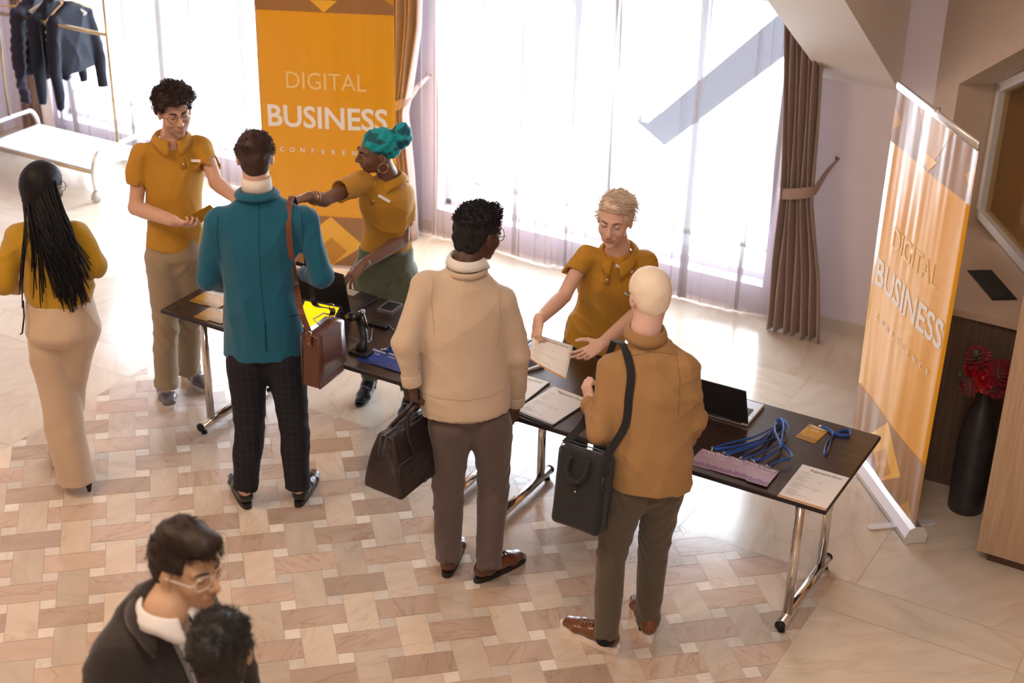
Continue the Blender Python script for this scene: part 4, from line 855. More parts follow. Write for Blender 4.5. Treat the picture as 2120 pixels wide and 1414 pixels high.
# ---- 5 woman with long braids --------------------------------------------------------
def braids():
    b0 = atz(160, 1000, 0); t = person('woman with very long black braids seen from behind in a mustard sweater and cream trousers', (b0.x, b0.y, 0), SK_DM)
    H = Head(at(90, 388, 6.66), wd(.35, .92, -.25), size=.97); nk = at(96, 450, 6.61)
    sL, sR, eL, eR = at(34, 490, 6.6), at(160, 482, 6.6), at(8, 585, 6.53), at(195, 548, 6.58); wL, wR = at(60, 590, 6.85), at(175, 560, 6.86)
    pc = at(128, 650, 6.6); hips = [at(98, 680, 6.59), at(165, 675, 6.6)]; kn = [at(122, 830, 6.59), at(142, 800, 6.66)]; an = [at(160, 990, 6.56), at(118, 940, 6.82)]
    arms = [dict(s=sL, e=eL, w=wL, hand=dict(d=wd(.6, .7, .2), n=wd(0, .3, -1), side=-1, k=.9)), dict(s=sR, e=eR, w=wR, hand=dict(d=wd(-.6, .7, .2), n=wd(0, .3, -1), side=1, k=.9))]
    body_mesh(t, SK_DM, H, nk, arms, (at(100, 520, 6.6), pc), list(zip(hips, kn, an)), h=.005, female=True, nr=(.048, .05)); H.features(t, lip=(.2, .06, .05), brow=(.01, .008, .008)); H.glasses(t, (.03, .02, .02), r=.024)
    st = [(at(124, 618, 6.6), .165, .125), (at(120, 590, 6.6), .168, .13), (at(112, 545, 6.6), .155, .12), (at(103, 505, 6.6), .165, .12), (at(99, 475, 6.61), .140, .09), (at(97, 458, 6.61), .075, .068)]
    SWM = fab('sweater_mustard', (.42, .24, .006), bump=.35); garment('sweater', t, SWM, st, RT, [dict(s=sL, e=eL, w=wL, r=(.062, .062, .046)), dict(s=sR, e=eR, w=wR, r=(.060, .058, .046))], disp=folds(31, .009, (16, 16, 12)))
    B = Body(); rv = RT; m = fab('trousers_cream_wide', (.55, .42, .31), bump=.15); tp = at(122, 600, 6.6)
    loftB(B, [(tp, .148, .115), (at(126, 640, 6.6), .172, .145), (at(130, 680, 6.59), .183, .16)], rv)
    for (hp, kk, aa, ra) in ((hips[0], kn[0], at(160, 1000, 6.56), (.105, .098, .092)), (hips[1], kn[1], at(128, 950, 6.82), (.108, .088, .078))):
        B.add(chain([hp, kk, aa], [ra[0], ra[1], ra[2]], flat_b=True), .012)
    B.disp = folds(33, .008, (12, 12, 5)); lo, hi = bounds([tp, an[0], an[1], hips[0], hips[1]], .23); sdf_obj('wide_trousers', B, lo, hi, .008, m, t)
    bl = MB(); bl.tube([at(48, 622, 6.52), at(50, 655, 6.49), at(46, 690, 6.47), at(42, 692, 6.47)], .004, seg=6); bl.build('waist_tie', mat('cord_black', (.01, .01, .012), .7), t)
    hm = mat('braids_black', (.004, .004, .007), .55, bump=.3, bscale=260, spec=.3)
    def ex(b, H_): b.add(ell(H_.p(0, -.05, .0), [.085, .06, .09], H_.M), .03)
    hair_cap(H, t, hm, None, grow=.014, noise=.0006, freq=200, lower=-.09, seed=3, extra=ex)
    R = random.Random(11); bb = MB()
    for i in range(190):
        th = R.uniform(-.95, .95); start = H.p(.086 * math.sin(th * 1.7), -.035 - .07 * math.cos(th * 1.5) + .02, R.uniform(-.07, .05))
        u = th; loose = R.random() < .14; side = abs(u) > .72
        endp = at(150 + 30 * u + R.uniform(-16, 16), R.uniform(560, 650) - 60 * abs(u) * R.random(), 6.46)
        if loose: endp = at(100 + 75 * u, R.uniform(540, 640), 6.46)
        mid = at(100 + 38 * u + (14 * (1 if u > 0 else -1) if loose else 0), 460, 6.485); P = []
        w1, w2, ph = R.uniform(.004, .010), R.uniform(-.006, .006), R.uniform(0, 6)
        for k in range(15):
            q = k / 14; p = start * (1 - q) ** 2 + mid * 2 * q * (1 - q) + endp * q * q; p = p + RT * math.sin(q * 7 + ph) * w1 * q + FW * w2; P.append(p)
        bb.tube(P, [(.0050 + .0006 * (k % 2)) * (1 - .55 * (k / 14) ** 3) for k in range(15)], seg=5)
    bb.build('long_braids', hm, t)
    shoe(t, atz(188, 1020, 0), atz(150, 965, 0), 'pump', (.45, .36, .28), (.02, .02, .02), ls=.01, heelh=.06, width=.040); shoe(t, atz(125, 985, 0), atz(112, 925, 0), 'pump', (.45, .36, .28), (.02, .02, .02), ls=.01, heelh=.06, width=.040)
    return t
braids()
# ---- 6 woman in the teal headwrap -----------------------------------------------------
def wrapw():
    b0 = atz(800, 840, 0); t = person('laughing woman in a teal headwrap, mustard polo shirt and green trousers behind the table', (b0.x, b0.y, 0), SK_DM)
    H = Head(at(781, 314, 7.50), wd(-.90, -.30, -.12), size=.97, roll=-.10); nk = at(806, 370, 7.56)
    sL, sR = at(752, 378, 7.46), at(838, 400, 7.60); hL, hR = at(702, 396, 7.30), at(845, 464, 7.58); eL, eR = at(672, 414, 7.22), at(834, 496, 7.52); wL, wR = at(640, 408, 7.14), at(752, 548, 7.26); rv = (sR - sL).normalized()
    pc = at(796, 548, 7.56); hips = [at(768, 570, 7.56), at(826, 570, 7.60)]; kn = [at(768, 690, 7.58), at(832, 700, 7.52)]; an = [at(768, 790, 7.66), at(850, 818, 7.42)]
    arms = [dict(s=sL, e=eL, w=wL, bare=1, br=(.038, .036, .026, .02), hand=dict(d=wd(-.75, -.3, -.1), n=wd(-.2, -.1, 1), side=1, curls=(1.1, 1.2, 1.3, 1.3), thumb=(.4, .9), k=.9)),
            dict(s=sR, e=eR, w=wR, bare=1, br=(.038, .037, .026, .02), hand=dict(d=wd(-.6, -.55, -.5), n=wd(-.3, -.3, .9), side=1, curls=(.35, .4, .45, .5), spread=.35, k=.92))]
    body_mesh(t, SK_DM, H, at(802, 364, 7.55), arms, (at(800, 420, 7.55), pc), list(zip(hips, kn, an)), h=.0042, female=True, nr=(.046, .05)); H.features(t, lip=(.22, .05, .05), brow=(.012, .008, .008), smile=1, look=-.3)
    ht = mat('hair_black', (.007, .006, .009), .7); WR = mat('wrap_teal', (.0, .21, .24), .7, var=.0); N, L, b = nodes(WR); tc = N.new('ShaderNodeTexCoord'); n = N.new('ShaderNodeTexNoise'); n.inputs['Scale'].default_value = 17; n.inputs['Detail'].default_value = 1; r = N.new('ShaderNodeValToRGB'); r.color_ramp.interpolation = 'EASE'
    r.color_ramp.elements[0].position = .50; r.color_ramp.elements[1].position = .56; r.color_ramp.elements[0].color = (.0, .31, .36, 1); r.color_ramp.elements[1].color = (.002, .10, .14, 1); L.new(tc.outputs['Object'], n.inputs['Vector']); L.new(n.outputs['Fac'], r.inputs[0]); L.new(r.outputs[0], b.inputs['Base Color'])
    B = Body(); E = lambda c, rr: ell(H.p(*c), [x * H.k for x in rr], H.M); B.add(E((0, -.022, .045), (.088, .100, .082)), .02); B.add(E((0, -.138, .058), (.062, .056, .066)), .008); B.add(E((0, -.150, .085), (.046, .040, .046)), .02); B.add(E((.0, -.07, .01), (.076, .06, .06)), .02)
    def cf(Q):
        q = (Q - A3(H.c)) @ np.array([A3(v) for v in H.M]).T; x, y, z = q[:, 0], q[:, 1], q[:, 2]; return (z + .02) + .72 * (-y + .0) - .030 + 0 * x
    B.cut.append(cf)
    def dw(P):
        q = (P - A3(H.c)) @ np.array([A3(v) for v in H.M]).T; return .0026 * np.sin(q[:, 1] * 70 + q[:, 2] * 130 + 1.5 * np.sin(q[:, 0] * 20)) + .0016 * np.sin(q[:, 1] * 190 - q[:, 2] * 60 + 1.5 * np.sin(q[:, 0] * 24))
    B.disp = dw; lo, hi = bounds([H.c, H.p(0, -.15, .08)], .17); sdf_obj('headwrap', B, lo, hi, .0045, WR, t)
    e = MB(); c = H.p(.080, -.004, -.060) if (H.r.dot(CPOS - H.c) > 0) else H.p(-.080, -.004, -.060); e.tube([c + (H.f * math.cos(a * PI / 12) + H.u * math.sin(a * PI / 12)) * .027 for a in range(25)], .0016, seg=6, cap=False); e.build('hoop_earring', mat('gold', (.8, .5, .25), .2, 1), t)
    d = (wL - eL).normalized(); e = MB()
    for off, rr, tl in ((.022, .031, .3), (.034, .033, -.2), (.045, .035, .1)):
        a = (d.orthogonal().normalized()); bb_ = d.cross(a); cc = wL - d * off; e.tube([cc + (a * math.cos(k * PI / 12) + bb_ * math.sin(k * PI / 12)) * rr + d * tl * .01 * math.cos(k * PI / 12) for k in range(25)], .0028, seg=6, cap=False)
    e.build('bangles', mat('bronze_bangle', (.45, .26, .14), .25, 1), t)
    st = [(at(798, 520, 7.58), .150, .115), (at(802, 480, 7.57), .138, .11), (at(802, 445, 7.56), .142, .112), (at(800, 412, 7.545), .150, .115), (at(802, 388, 7.55), .125, .088), (at(805, 374, 7.555), .072, .064)]
    polo(t, st, rv, [dict(s=sL, e=hL, w=None, r=(.055, .061)), dict(s=sR, e=hR, w=None, r=(.049, .058))], at(805, 377, 7.555), wd(-.6, -.75), 41, dispamp=.009, bpx=((795, 411), (783, 404), (808, 418)), plk=((775, 376), (772, 425)), upv=UP * .95 + RT * -.15, crad=.066)
    trousers(t, fab('trousers_green', (.085, .105, .065), bump=.3), pc, hips, kn, [an[0] + UP * .03, an[1] + UP * .03], (.105, .078, .058), wd(1, .2), legfolds(43, .45, .009), pel=(.160, .125), top=at(799, 512, 7.56))
    for hl, to in (((778, 800), (742, 842)), ((862, 835), (826, 884))): shoe(t, atz(*hl, 0), atz(*to, 0), 'boot', (.008, .014, .028), (.012, .03, .035), ls=.010, heelh=.075, laces=(.35, .35, .4), width=.040, names='boot')
    return t, arms
WRAPW, WRAPA = wrapw()
# ---- 7 short-haired blonde woman --------------------------------------------------------
def blonde():
    b0 = at(1240, 800, 6.95); t = person('woman with short tousled blond hair in a mustard polo shirt handing over a form', (b0.x, b0.y, 0), SK_L)
    H = Head(at(1273, 455, 6.72), wd(-.28, -.90, -.10), size=1.0, roll=-.04); nk = at(1281, 522, 6.80)
    sL, sR = at(1213, 528, 6.78), at(1334, 536, 6.80); hL, hR = at(1184, 578, 6.74), at(1342, 590, 6.74); eL, eR = at(1168, 612, 6.72), at(1330, 640, 6.72); wL, wR = at(1116, 662, 6.52), at(1246, 712, 6.42); rv = (sR - sL).normalized()
    pc = at(1225, 716, 6.90); hips = [at(1200, 735, 6.92), at(1258, 738, 6.92)]; base = Vector(b0); kn = [Vector((hips[0].x, hips[0].y, .44)), Vector((hips[1].x, hips[1].y, .44))]; an = [Vector((k.x, k.y + .02, .09)) for k in kn]
    arms = [dict(s=sL, e=eL, w=wL, bare=1, br=(.039, .037, .027, .02), hand=dict(d=wd(-.15, -.55, -.75), n=wd(-.75, -.45, .4), side=1, curls=(.9, 1.0, 1.1, 1.2), thumb=(.35, 1.0), k=.92)),
            dict(s=sR, e=eR, w=wR, bare=1, br=(.039, .037, .027, .02), hand=dict(d=wd(-.75, -.45, -.30), n=wd(.2, .5, -.9), side=-1, curls=(.15, .2, .3, .4), spread=.25, thumb=(.95, .2), k=.95))]
    body_mesh(t, SK_L, H, at(1279, 512, 6.79), arms, (at(1272, 570, 6.82), pc), list(zip(hips, kn, an)), h=.0042, female=True, nr=(.050, .052)); H.features(t, lip=(.35, .12, .11), brow=(.22, .13, .08), look=-.9, closed=True)
    hm = mat('hair_strawberry', (.90, .64, .52), .5, var=.35, vscale=60); ho, hv = hair_cap(H, t, hm, None, grow=.009, noise=.004, lower=-.030, seed=8, extra=lambda b, H_: b.add(ell(H_.p(-.01, .02, .108), [.062, .075, .034], H_.M), .02))
    strands(H, ho, hm, hv, 1900, .075, lambda x, y, z: (-.7 + .6 * x, .1, .5) if z > .05 else (-.2, -.5, -.5), rad=.0018, jitter=.26, seed=6, lift=.8, zmin=-.03)
    st = [(at(1226, 706, 6.89), .158, .13), (at(1238, 668, 6.88), .148, .125), (at(1255, 620, 6.86), .150, .12), (at(1268, 575, 6.83), .165, .12), (at(1275, 548, 6.81), .150, .092), (at(1279, 532, 6.80), .085, .072), (nk, .068, .064)]
    polo(t, st, rv, [dict(s=sL, e=hL, w=None, r=(.057, .063)), dict(s=sR, e=hR, w=None, r=(.057, .063))], at(1280, 527, 6.80), wd(-.15, -.85, -.3), 51, dispamp=.008, bpx=((1292, 555), (1275, 549), (1309, 561)), plk=((1262, 535), (1255, 590)), upv=UP * .85 + wd(-.1, -.6) * .3, crad=.070)
    trousers(t, fab('trousers_navy', (.012, .02, .035)), pc, hips, kn, an, (.098, .075, .060), RT, legfolds(53, .45, .006), pel=(.15, .12))
    for a in an: h_ = a - UP * a.z; shoe(t, h_ + FW * .05, h_ - FW * .24, 'sneaker', (.03, .03, .04), (.5, .5, .5))
    return t, arms
BLOND, BLONDA = blonde()
# ---- 8, 9 the two guests in the foreground --------------------------------------------------
def suit():
    b0 = atz(300, 1900, 0); b0 = at(320, 1400, 3.68); t = person('young man in a charcoal suit jacket and white shirt with clear-framed glasses', (b0.x, b0.y, 0), SK_W)
    H = Head(at(384, 1172, 3.72), wd(.82, -.50, -.05), size=1.06); nk = at(345, 1262, 3.66); X = Vector((b0.x, b0.y, 0))
    sL, sR = at(240, 1362, 3.60), at(425, 1292, 3.86); rv = (sR - sL); rv.z = 0; rv.normalize(); fw = Vector((rv.y, -rv.x, 0)); c = (sL + sR) / 2; fw = fw if fw.dot(wd(.8, -.4)) > 0 else -fw
    G = lambda a, f, z: Vector((c.x, c.y, 0)) + rv * a + fw * f + UP * z
    pc = G(0, 0, .93); hips = [G(-.09, 0, .88), G(.09, 0, .88)]; kn = [G(-.10, .02, .48), G(.10, .02, .48)]; an = [G(-.11, 0, .10), G(.11, 0, .10)]; eL, eR = G(-.28, -.02, 1.12), G(.27, .0, 1.12); wL, wR = G(-.26, .12, .90), G(.24, .14, .92)
    arms = [dict(s=sL, e=eL, w=wL, hand=dict(d=Vector((0, 0, -1)) + fw * .2, n=-rv, side=-1)), dict(s=sR, e=eR, w=wR, hand=dict(d=Vector((0, 0, -1)) + fw * .2, n=rv, side=1))]
    body_mesh(t, SK_W, H, nk, arms, (G(0, 0, 1.36), pc), list(zip(hips, kn, an)), h=.005, nr=(.056, .060)); H.features(t, brow=(.03, .016, .01), look=-.9, closed=True); H.glasses(t, (.75, .72, .68), r=.025, square=True)
    hm = mat('hair_dark_brown', (.022, .011, .007), .55, var=.4, vscale=60)
    def ex(b, H_): b.add(ell(H_.p(0, .075, .108), [.055, .045, .034], H_.M), .02); b.add(ell(H_.p(0, .0, .112), [.060, .08, .040], H_.M), .03)
    ho, hv = hair_cap(H, t, hm, None, grow=.006, noise=.002, lower=-.035, seed=6, extra=ex); strands(H, ho, hm, hv, 1300, .035, lambda x, y, z: (0, 1, .2) if z > .05 else (0, -.5, -.8), rad=.0014, jitter=.2, seed=7)
    J = fab('jacket_charcoal', (.030, .022, .020), bump=.3, bscale=500); JL = checked('lining_check', (.12, .11, .12), (.30, .28, .28), .004)
    st = [(G(0, 0, .80), .20, .15), (G(0, 0, 1.05), .185, .14), (G(0, 0, 1.25), .205, .145), (G(0, 0, 1.37), .205, .12), (G(0, 0, 1.43), .15, .095), (vlerp(G(0, 0, 1.47), nk, .5), .085, .08)]
    g = garment('suit_jacket', t, J, st, rv, [dict(s=sL, e=eL, w=wL, r=(.072, .060, .045)), dict(s=sR, e=eR, w=wR, r=(.070, .060, .045))], disp=folds(61, .009, (14, 14, 10)), h=.008)
    SHW = fab('shirt_white', (.80, .77, .75)); m = MB(); rows = []
    for k in range(9):
        q = k / 8; z = 1.47 - q * .42; hw = .052 * (1 - q) ** .8 + .012; rows.append([G(hw * x, .085 + .075 * min(1, q * 2.2) - .03 * x * x, z) for x in (-1, -.5, 0, .5, 1)])
    m.grid(rows); m.build('shirt_front', SHW, t, solid=.003)
    for sx in (-1, 1):
        m = MB(); rows = []
        for k in range(9):
            q = k / 8; z = 1.475 - q * .42; hw = .052 * (1 - q) ** .8 + .012; y = .088 + .077 * min(1, q * 2.2); wl = .012 + .05 * math.sin(PI * min(1, q * 1.1)) ** .8; rows.append([G(sx * (hw - .004 + wl * x), y + .010 - .05 * x * x, z) for x in (0, .5, 1)])
        m.grid(rows); m.build('lapel', [J] if sx > 0 else [J], g, solid=.005)
        m = MB(); rows = [[p + fw * .004 + rv * sx * -.006 for p in (r[0], r[0] + rv * sx * .016)] for r in rows]; m.grid(rows); m.build('checked_edge', JL, g, solid=.003)
    collar(t, SHW, nk - UP * .002, rv, UP, rad=.066, hgt=.036, open_=.25, fwd=fw, name='shirt_collar', flare=.024)
    collar(g, J, nk - UP * .02 - fw * .01, rv, UP * .95 + fw * .25, rad=.082, hgt=.034, open_=.9, fwd=fw, name='jacket_collar', flare=.02)
    trousers(t, J, pc, hips, kn, an, (.10, .08, .065), rv, legfolds(63, .5)); 
    for a in an: shoe(t, a - UP * a.z - fw * .06, a - UP * a.z + fw * .23, 'oxford', (.02, .015, .012), (.02, .02, .02))
suit()
def front_back():
    b0 = at(455, 1400, 3.25); t = person('dark-haired person whose head shows from behind at the bottom edge', (b0.x, b0.y, 0), SK_W)
    H = Head(at(456, 1352, 3.30), wd(-.10, 1, -.15), size=.98); nk = H.c - UP * .16 - FW * .02; c = Vector((nk.x, nk.y, 0)); G = lambda a, f, z: c + RT * a + FW * f + UP * z; z0 = nk.z
    sL, sR = G(-.19, 0, z0 - .10), G(.19, 0, z0 - .10); pc = G(0, 0, .92); hips = [G(-.09, 0, .88), G(.09, 0, .88)]; kn = [G(-.10, .02, .47), G(.10, .02, .47)]; an = [G(-.11, 0, .10), G(.11, 0, .10)]; eL, eR = G(-.235, -.04, 1.12), G(.235, -.04, 1.12); wL, wR = G(-.22, -.02, .86), G(.22, -.02, .86)
    arms = [dict(s=sL, e=eL, w=wL, hand=dict(d=-UP, n=-RT, side=1)), dict(s=sR, e=eR, w=wR, hand=dict(d=-UP, n=RT, side=-1))]
    body_mesh(t, SK_W, H, nk, arms, (G(0, 0, z0 - .15), pc), list(zip(hips, kn, an)), h=.006)
    hm = mat('hair_near_black', (.014, .010, .009), .55, var=.4, vscale=60); ho, hv = hair_cap(H, t, hm, None, grow=.015, noise=.005, lower=-.05, seed=16); strands(H, ho, hm, hv, 1300, .042, lambda x, y, z: (.6, .2, .5) if z > .05 else (x, -.5, -.8), rad=.0016, jitter=.45, seed=8, lift=.7)
    J = fab('jacket_charcoal', (.030, .022, .020)); st = [(G(0, 0, .85), .19, .14), (G(0, 0, 1.1), .175, .13), (G(0, 0, z0 - .16), .195, .13), (G(0, 0, z0 - .09), .18, .10), (G(0, 0, z0 - .03), .09, .08), (G(0, 0, z0 - .01), .07, .07)]
    garment('dark_top', t, J, st, RT, [dict(s=sL, e=eL, w=wL, r=(.064, .056, .045)), dict(s=sR, e=eR, w=wR, r=(.064, .056, .045))], disp=folds(71, .008), h=.009)
    trousers(t, J, pc, hips, kn, an, (.10, .08, .065), RT, legfolds(73, .5), h=.009)
    for a in an: shoe(t, a - UP * a.z - FW * .06, a - UP * a.z + FW * .23, 'oxford', (.02, .015, .012), (.02, .02, .02))
front_back()
# ------------------------------------------------------------------ tables
CHROME = mat('chrome', (.75, .70, .66), .14, 1); BLK = mat('black_plastic', (.012, .012, .014), .35); RUB = mat('rubber_black', (.01, .01, .012), .6)
TOPM = stretched('table_wenge', (.020, .011, .010), (.055, .030, .026), (2.0, 60, 60), .30, 1.6, coat=.8, bump=.03)
NAVYE = mat('table_edging', (.012, .010, .016), .4)
TT = .745
def table(x0, x1, label):
    t = thing('folding_table', label, 'table', ((x0 + x1) / 2, 5.69, 0), 'folding registration tables')
    b = MB(); b.box(((x0 + x1) / 2, 5.69, TT - .011), (x1 - x0, .72, .0225), bev=.006); b.build('tabletop', TOPM, t)
    b = MB(); b.box(((x0 + x1) / 2, 5.69, TT - .0135), (x1 - x0 + .003, .723, .017), bev=.004); b.build('edge_band', NAVYE, t)
    b = MB()
    for y in (5.46, 5.92): b.box(((x0 + x1) / 2, y, TT - .045), (x1 - x0 - .12, .025, .04))
    b.build('underframe', BLK, t)
    for x, s in ((x0 + .13, 1), (x1 - .16, -1)):
        for y in (5.50, 5.93):
            b = MB(); b.tube([(x, y, TT - .03), (x, y, .05)], .021, seg=16); o = b.build('leg', CHROME, t)
        b = MB(); b.tube([(x, 5.42, .045), (x, 6.02, .045)], .023, seg=16); f = b.build('foot_bar', CHROME, t)
        for y in (5.42, 6.02):
            b = MB(); sgn = -1 if y < 5.6 else 1; b.tube([(x, y, .045), (x, y + sgn * .012, .045)], .0235, seg=16); b.tube([(x, y + .02 * -sgn, .03), (x, y + .02 * -sgn, 0)], [.010, .017], seg=12); b.build('rubber_foot', RUB, f)
        b = MB(); b.tube([(x, 5.71, TT - .06), (x + s * .30, 5.71, TT - .045)], .010, seg=8); b.tube([(x, 5.50, TT - .12), (x, 5.93, TT - .12)], .012, seg=8); b.build('brace', BLK, t)
    return t
table(-3.293, -1.51, 'right-hand dark wood folding table with chrome legs, lanyards and form at its end')
table(-5.08, -3.297, 'left-hand dark wood folding table with chrome legs, laptop and scanner on top')
# ------------------------------------------------------------------ roll-up banners
OR = (.86, .40, .008); BM = mat('banner_orange', OR, .32, coat=.8, bump=.0); N, L, b_ = nodes(BM)
tc = N.new('ShaderNodeTexCoord'); mp = N.new('ShaderNodeMapping'); mp.inputs['Scale'].default_value = (7, 7, .35); n_ = N.new('ShaderNodeTexNoise'); n_.inputs['Scale'].default_value = 1.2; n_.inputs['Detail'].default_value = 1
bp = N.new('ShaderNodeBump'); bp.inputs['Strength'].default_value = .9; bp.inputs['Distance'].default_value = .03; L.new(tc.outputs['Object'], mp.inputs[0]); L.new(mp.outputs[0], n_.inputs['Vector']); L.new(n_.outputs['Fac'], bp.inputs['Height']); L.new(bp.outputs[0], b_.inputs['Normal'])
def bmat(nm, col):
    m = BM.copy(); m.name = nm; m.node_tree.nodes['Principled BSDF'].inputs['Base Color'].default_value = (*col, 1); MATS[nm] = m; return m
B2, B3, B4 = bmat('banner_brown', (.36, .17, .055)), bmat('banner_amber', (.62, .29, .02)), bmat('banner_light', (.93, .50, .04))
TW = mat('print_white', (.92, .90, .88), .4); TY = mat('print_yellow', (.95, .68, .28), .4)
def banner(base, xd, label, w=.85, hgt=2.02):
    base = Vector(base); x = Vector(xd).normalized(); n = x.cross(UP); t = thing('rollup_banner', label, 'banner', base, 'roll-up banners'); M = local(x, UP, n, base)   # local: x along, y up, z towards the reader
    ALU = mat('aluminium', (.82, .82, .84), .28, .85)
    def P(a, z, o=0): return M @ Vector((a, z, o))
    def bulge(a, z): return .004 * math.sin(a * 9 + 1) + .006 * math.sin(z * 2.2 + a * 3)
    def sheetgrid(b, poly_fn, mi, o): pass
    b = MB(); rows = []; nx, nz = 18, 40
    for j in range(nz + 1):
        z = .085 + (hgt - .085) * j / nz; rows.append([P(-w / 2 + w * i / nx, z, bulge(-w / 2 + w * i / nx, z)) for i in range(nx + 1)])
    b.grid(rows); s = b.build('printed_panel', BM, t, solid=.0008)
    def patch(pts, m, nm, o=.0016):   # convex polygon following the panel
        b = MB(); pts2 = []; a0 = min(p[0] for p in pts); a1 = max(p[0] for p in pts); z0 = min(p[1] for p in pts); z1 = max(p[1] for p in pts); k = 8
        lines = [(pts[i], pts[(i + 1) % len(pts)]) for i in range(len(pts))]; area_ = sum(p[0] * q[1] - q[0] * p[1] for p, q in lines); sg = 1 if area_ > 0 else -1
        hp = [(sg * (q[1] - p[1]), -sg * (q[0] - p[0]), sg * (q[1] - p[1]) * p[0] - sg * (q[0] - p[0]) * p[1]) for p, q in lines]
        for i in range(k * 2):
            for j in range(k):
                c = [(a0 + (a1 - a0) * i / (2 * k), z0 + (z1 - z0) * j / k), (a0 + (a1 - a0) * (i + 1) / (2 * k), z0 + (z1 - z0) * j / k), (a0 + (a1 - a0) * (i + 1) / (2 * k), z0 + (z1 - z0) * (j + 1) / k), (a0 + (a1 - a0) * i / (2 * k), z0 + (z1 - z0) * (j + 1) / k)]
                c = clip(c, hp)
                if len(c) > 2: b.add([P(q[0], q[1], bulge(*q) + o) for q in c], [tuple(range(len(c)))], 0, True)
        return b.build(nm, m, s)
    h = w / 2; top = hgt
    patch([(-h, 1.745), (h, 1.745), (h, top), (-h, top)], B2, 'printed_band'); patch([(-.20, top), (0, 1.745), (.20, top)], B3, 'printed_triangle', .0022); patch([(-.085, 1.82), (0, 1.745), (.085, 1.82)], B4, 'printed_triangle', .0028)
    for sx in (-1, 1): patch([(sx * h, 1.80), (sx * (h - .09), 1.86), (sx * h, 1.92)], B3, 'printed_triangle', .0022)
    patch([(-h, .085), (h, .085), (h, .425), (-h, .425)], B2, 'printed_band'); patch([(-.21, .235), (0, .085), (.21, .235), (0, .425)], B4, 'printed_diamond', .0022); patch([(-.10, .19), (0, .09), (.10, .19), (0, .28)], B3, 'printed_diamond', .0028)
    for sx in (-1, 1): patch([(sx * .40, .085), (sx * .24, .085), (sx * .32, .17)], B3, 'printed_triangle', .0022)
    def tx(s_, z, size, m, wdt, bold, nm):
        o = text(s_, size, m, s, M @ Matrix.Translation((0, z, 0)), nm, bold=bold, width=wdt)
        off = Vector(t['_base'])
        for v in o.data.vertices:
            q = M.inverted() @ (v.co + off); q.z += bulge(q.x, q.y) + .0022; v.co = (M @ q) - off
    tx('DIGITAL', 1.31, .155, TY, .50, .0, 'lettering'); tx('BUSINESS', 1.075, .195, TW, .755, .004, 'lettering'); 
    for i, ch in enumerate('CONFERENCE'):
        o = text(ch, .042, TW, s, M @ Matrix.Translation((-.297 + .066 * i, .862, bulge(-.297 + .066 * i, .862) + .0034)), 'letter', bold=.0006)
    b = MB(); b.tube([P(-h - .004, hgt, 0), P(h + .004, hgt, 0)], [(.022, .010)] * 2, seg=12, flat=UP); b.build('top_rail', ALU, t)
    b = MB(); b.prism([P(-h - .01, y, o) for y, o in ((.008, -.05), (.008, .05), (.035, .052), (.075, .03), (.088, .004), (.085, -.03), (.045, -.055))], x * (w + .02)); b.build('base_housing', ALU, t)
    for sx in (-1, 1):
        b = MB(); b.prism([P(sx * (h + .012), y, o) for y, o in ((.003, -.054), (.003, .054), (.037, .057), (.080, .034), (.093, .005), (.090, -.034), (.048, -.059))], x * sx * .006); b.build('end_cap', mat('cap_grey', (.62, .62, .63), .4), t)
    for a in (-.28, .28):
        b = MB(); pts = []
        for i in range(16): q = 2 * PI * i / 16; pts.append(P(a + .022 * math.cos(q), 0, math.copysign(.155, math.sin(q)) + .022 * math.sin(q)))
        b.prism(pts, (0, 0, .007)); b.build('swing_foot', mat('foot_silver', (.8, .8, .82), .3, .3), t)
    b = MB(); b.tube([P(0, .08, -.025), P(0, hgt, -.012)], .008, seg=10); b.box(P(0, hgt + .012, -.004), (.02, .02, .035)); b.build('support_pole', ALU, t)
    return t
banner((-5.555, 7.445, 0), (math.cos(.42), math.sin(.42), 0), 'far orange roll-up banner reading DIGITAL BUSINESS standing behind the hosts')
ua = Vector((-.6473, .7622, 0)); banner(Vector((-1.38, 6.44, 0)) + ua * .42, -ua, 'near glossy orange roll-up banner standing at the right end of the table')
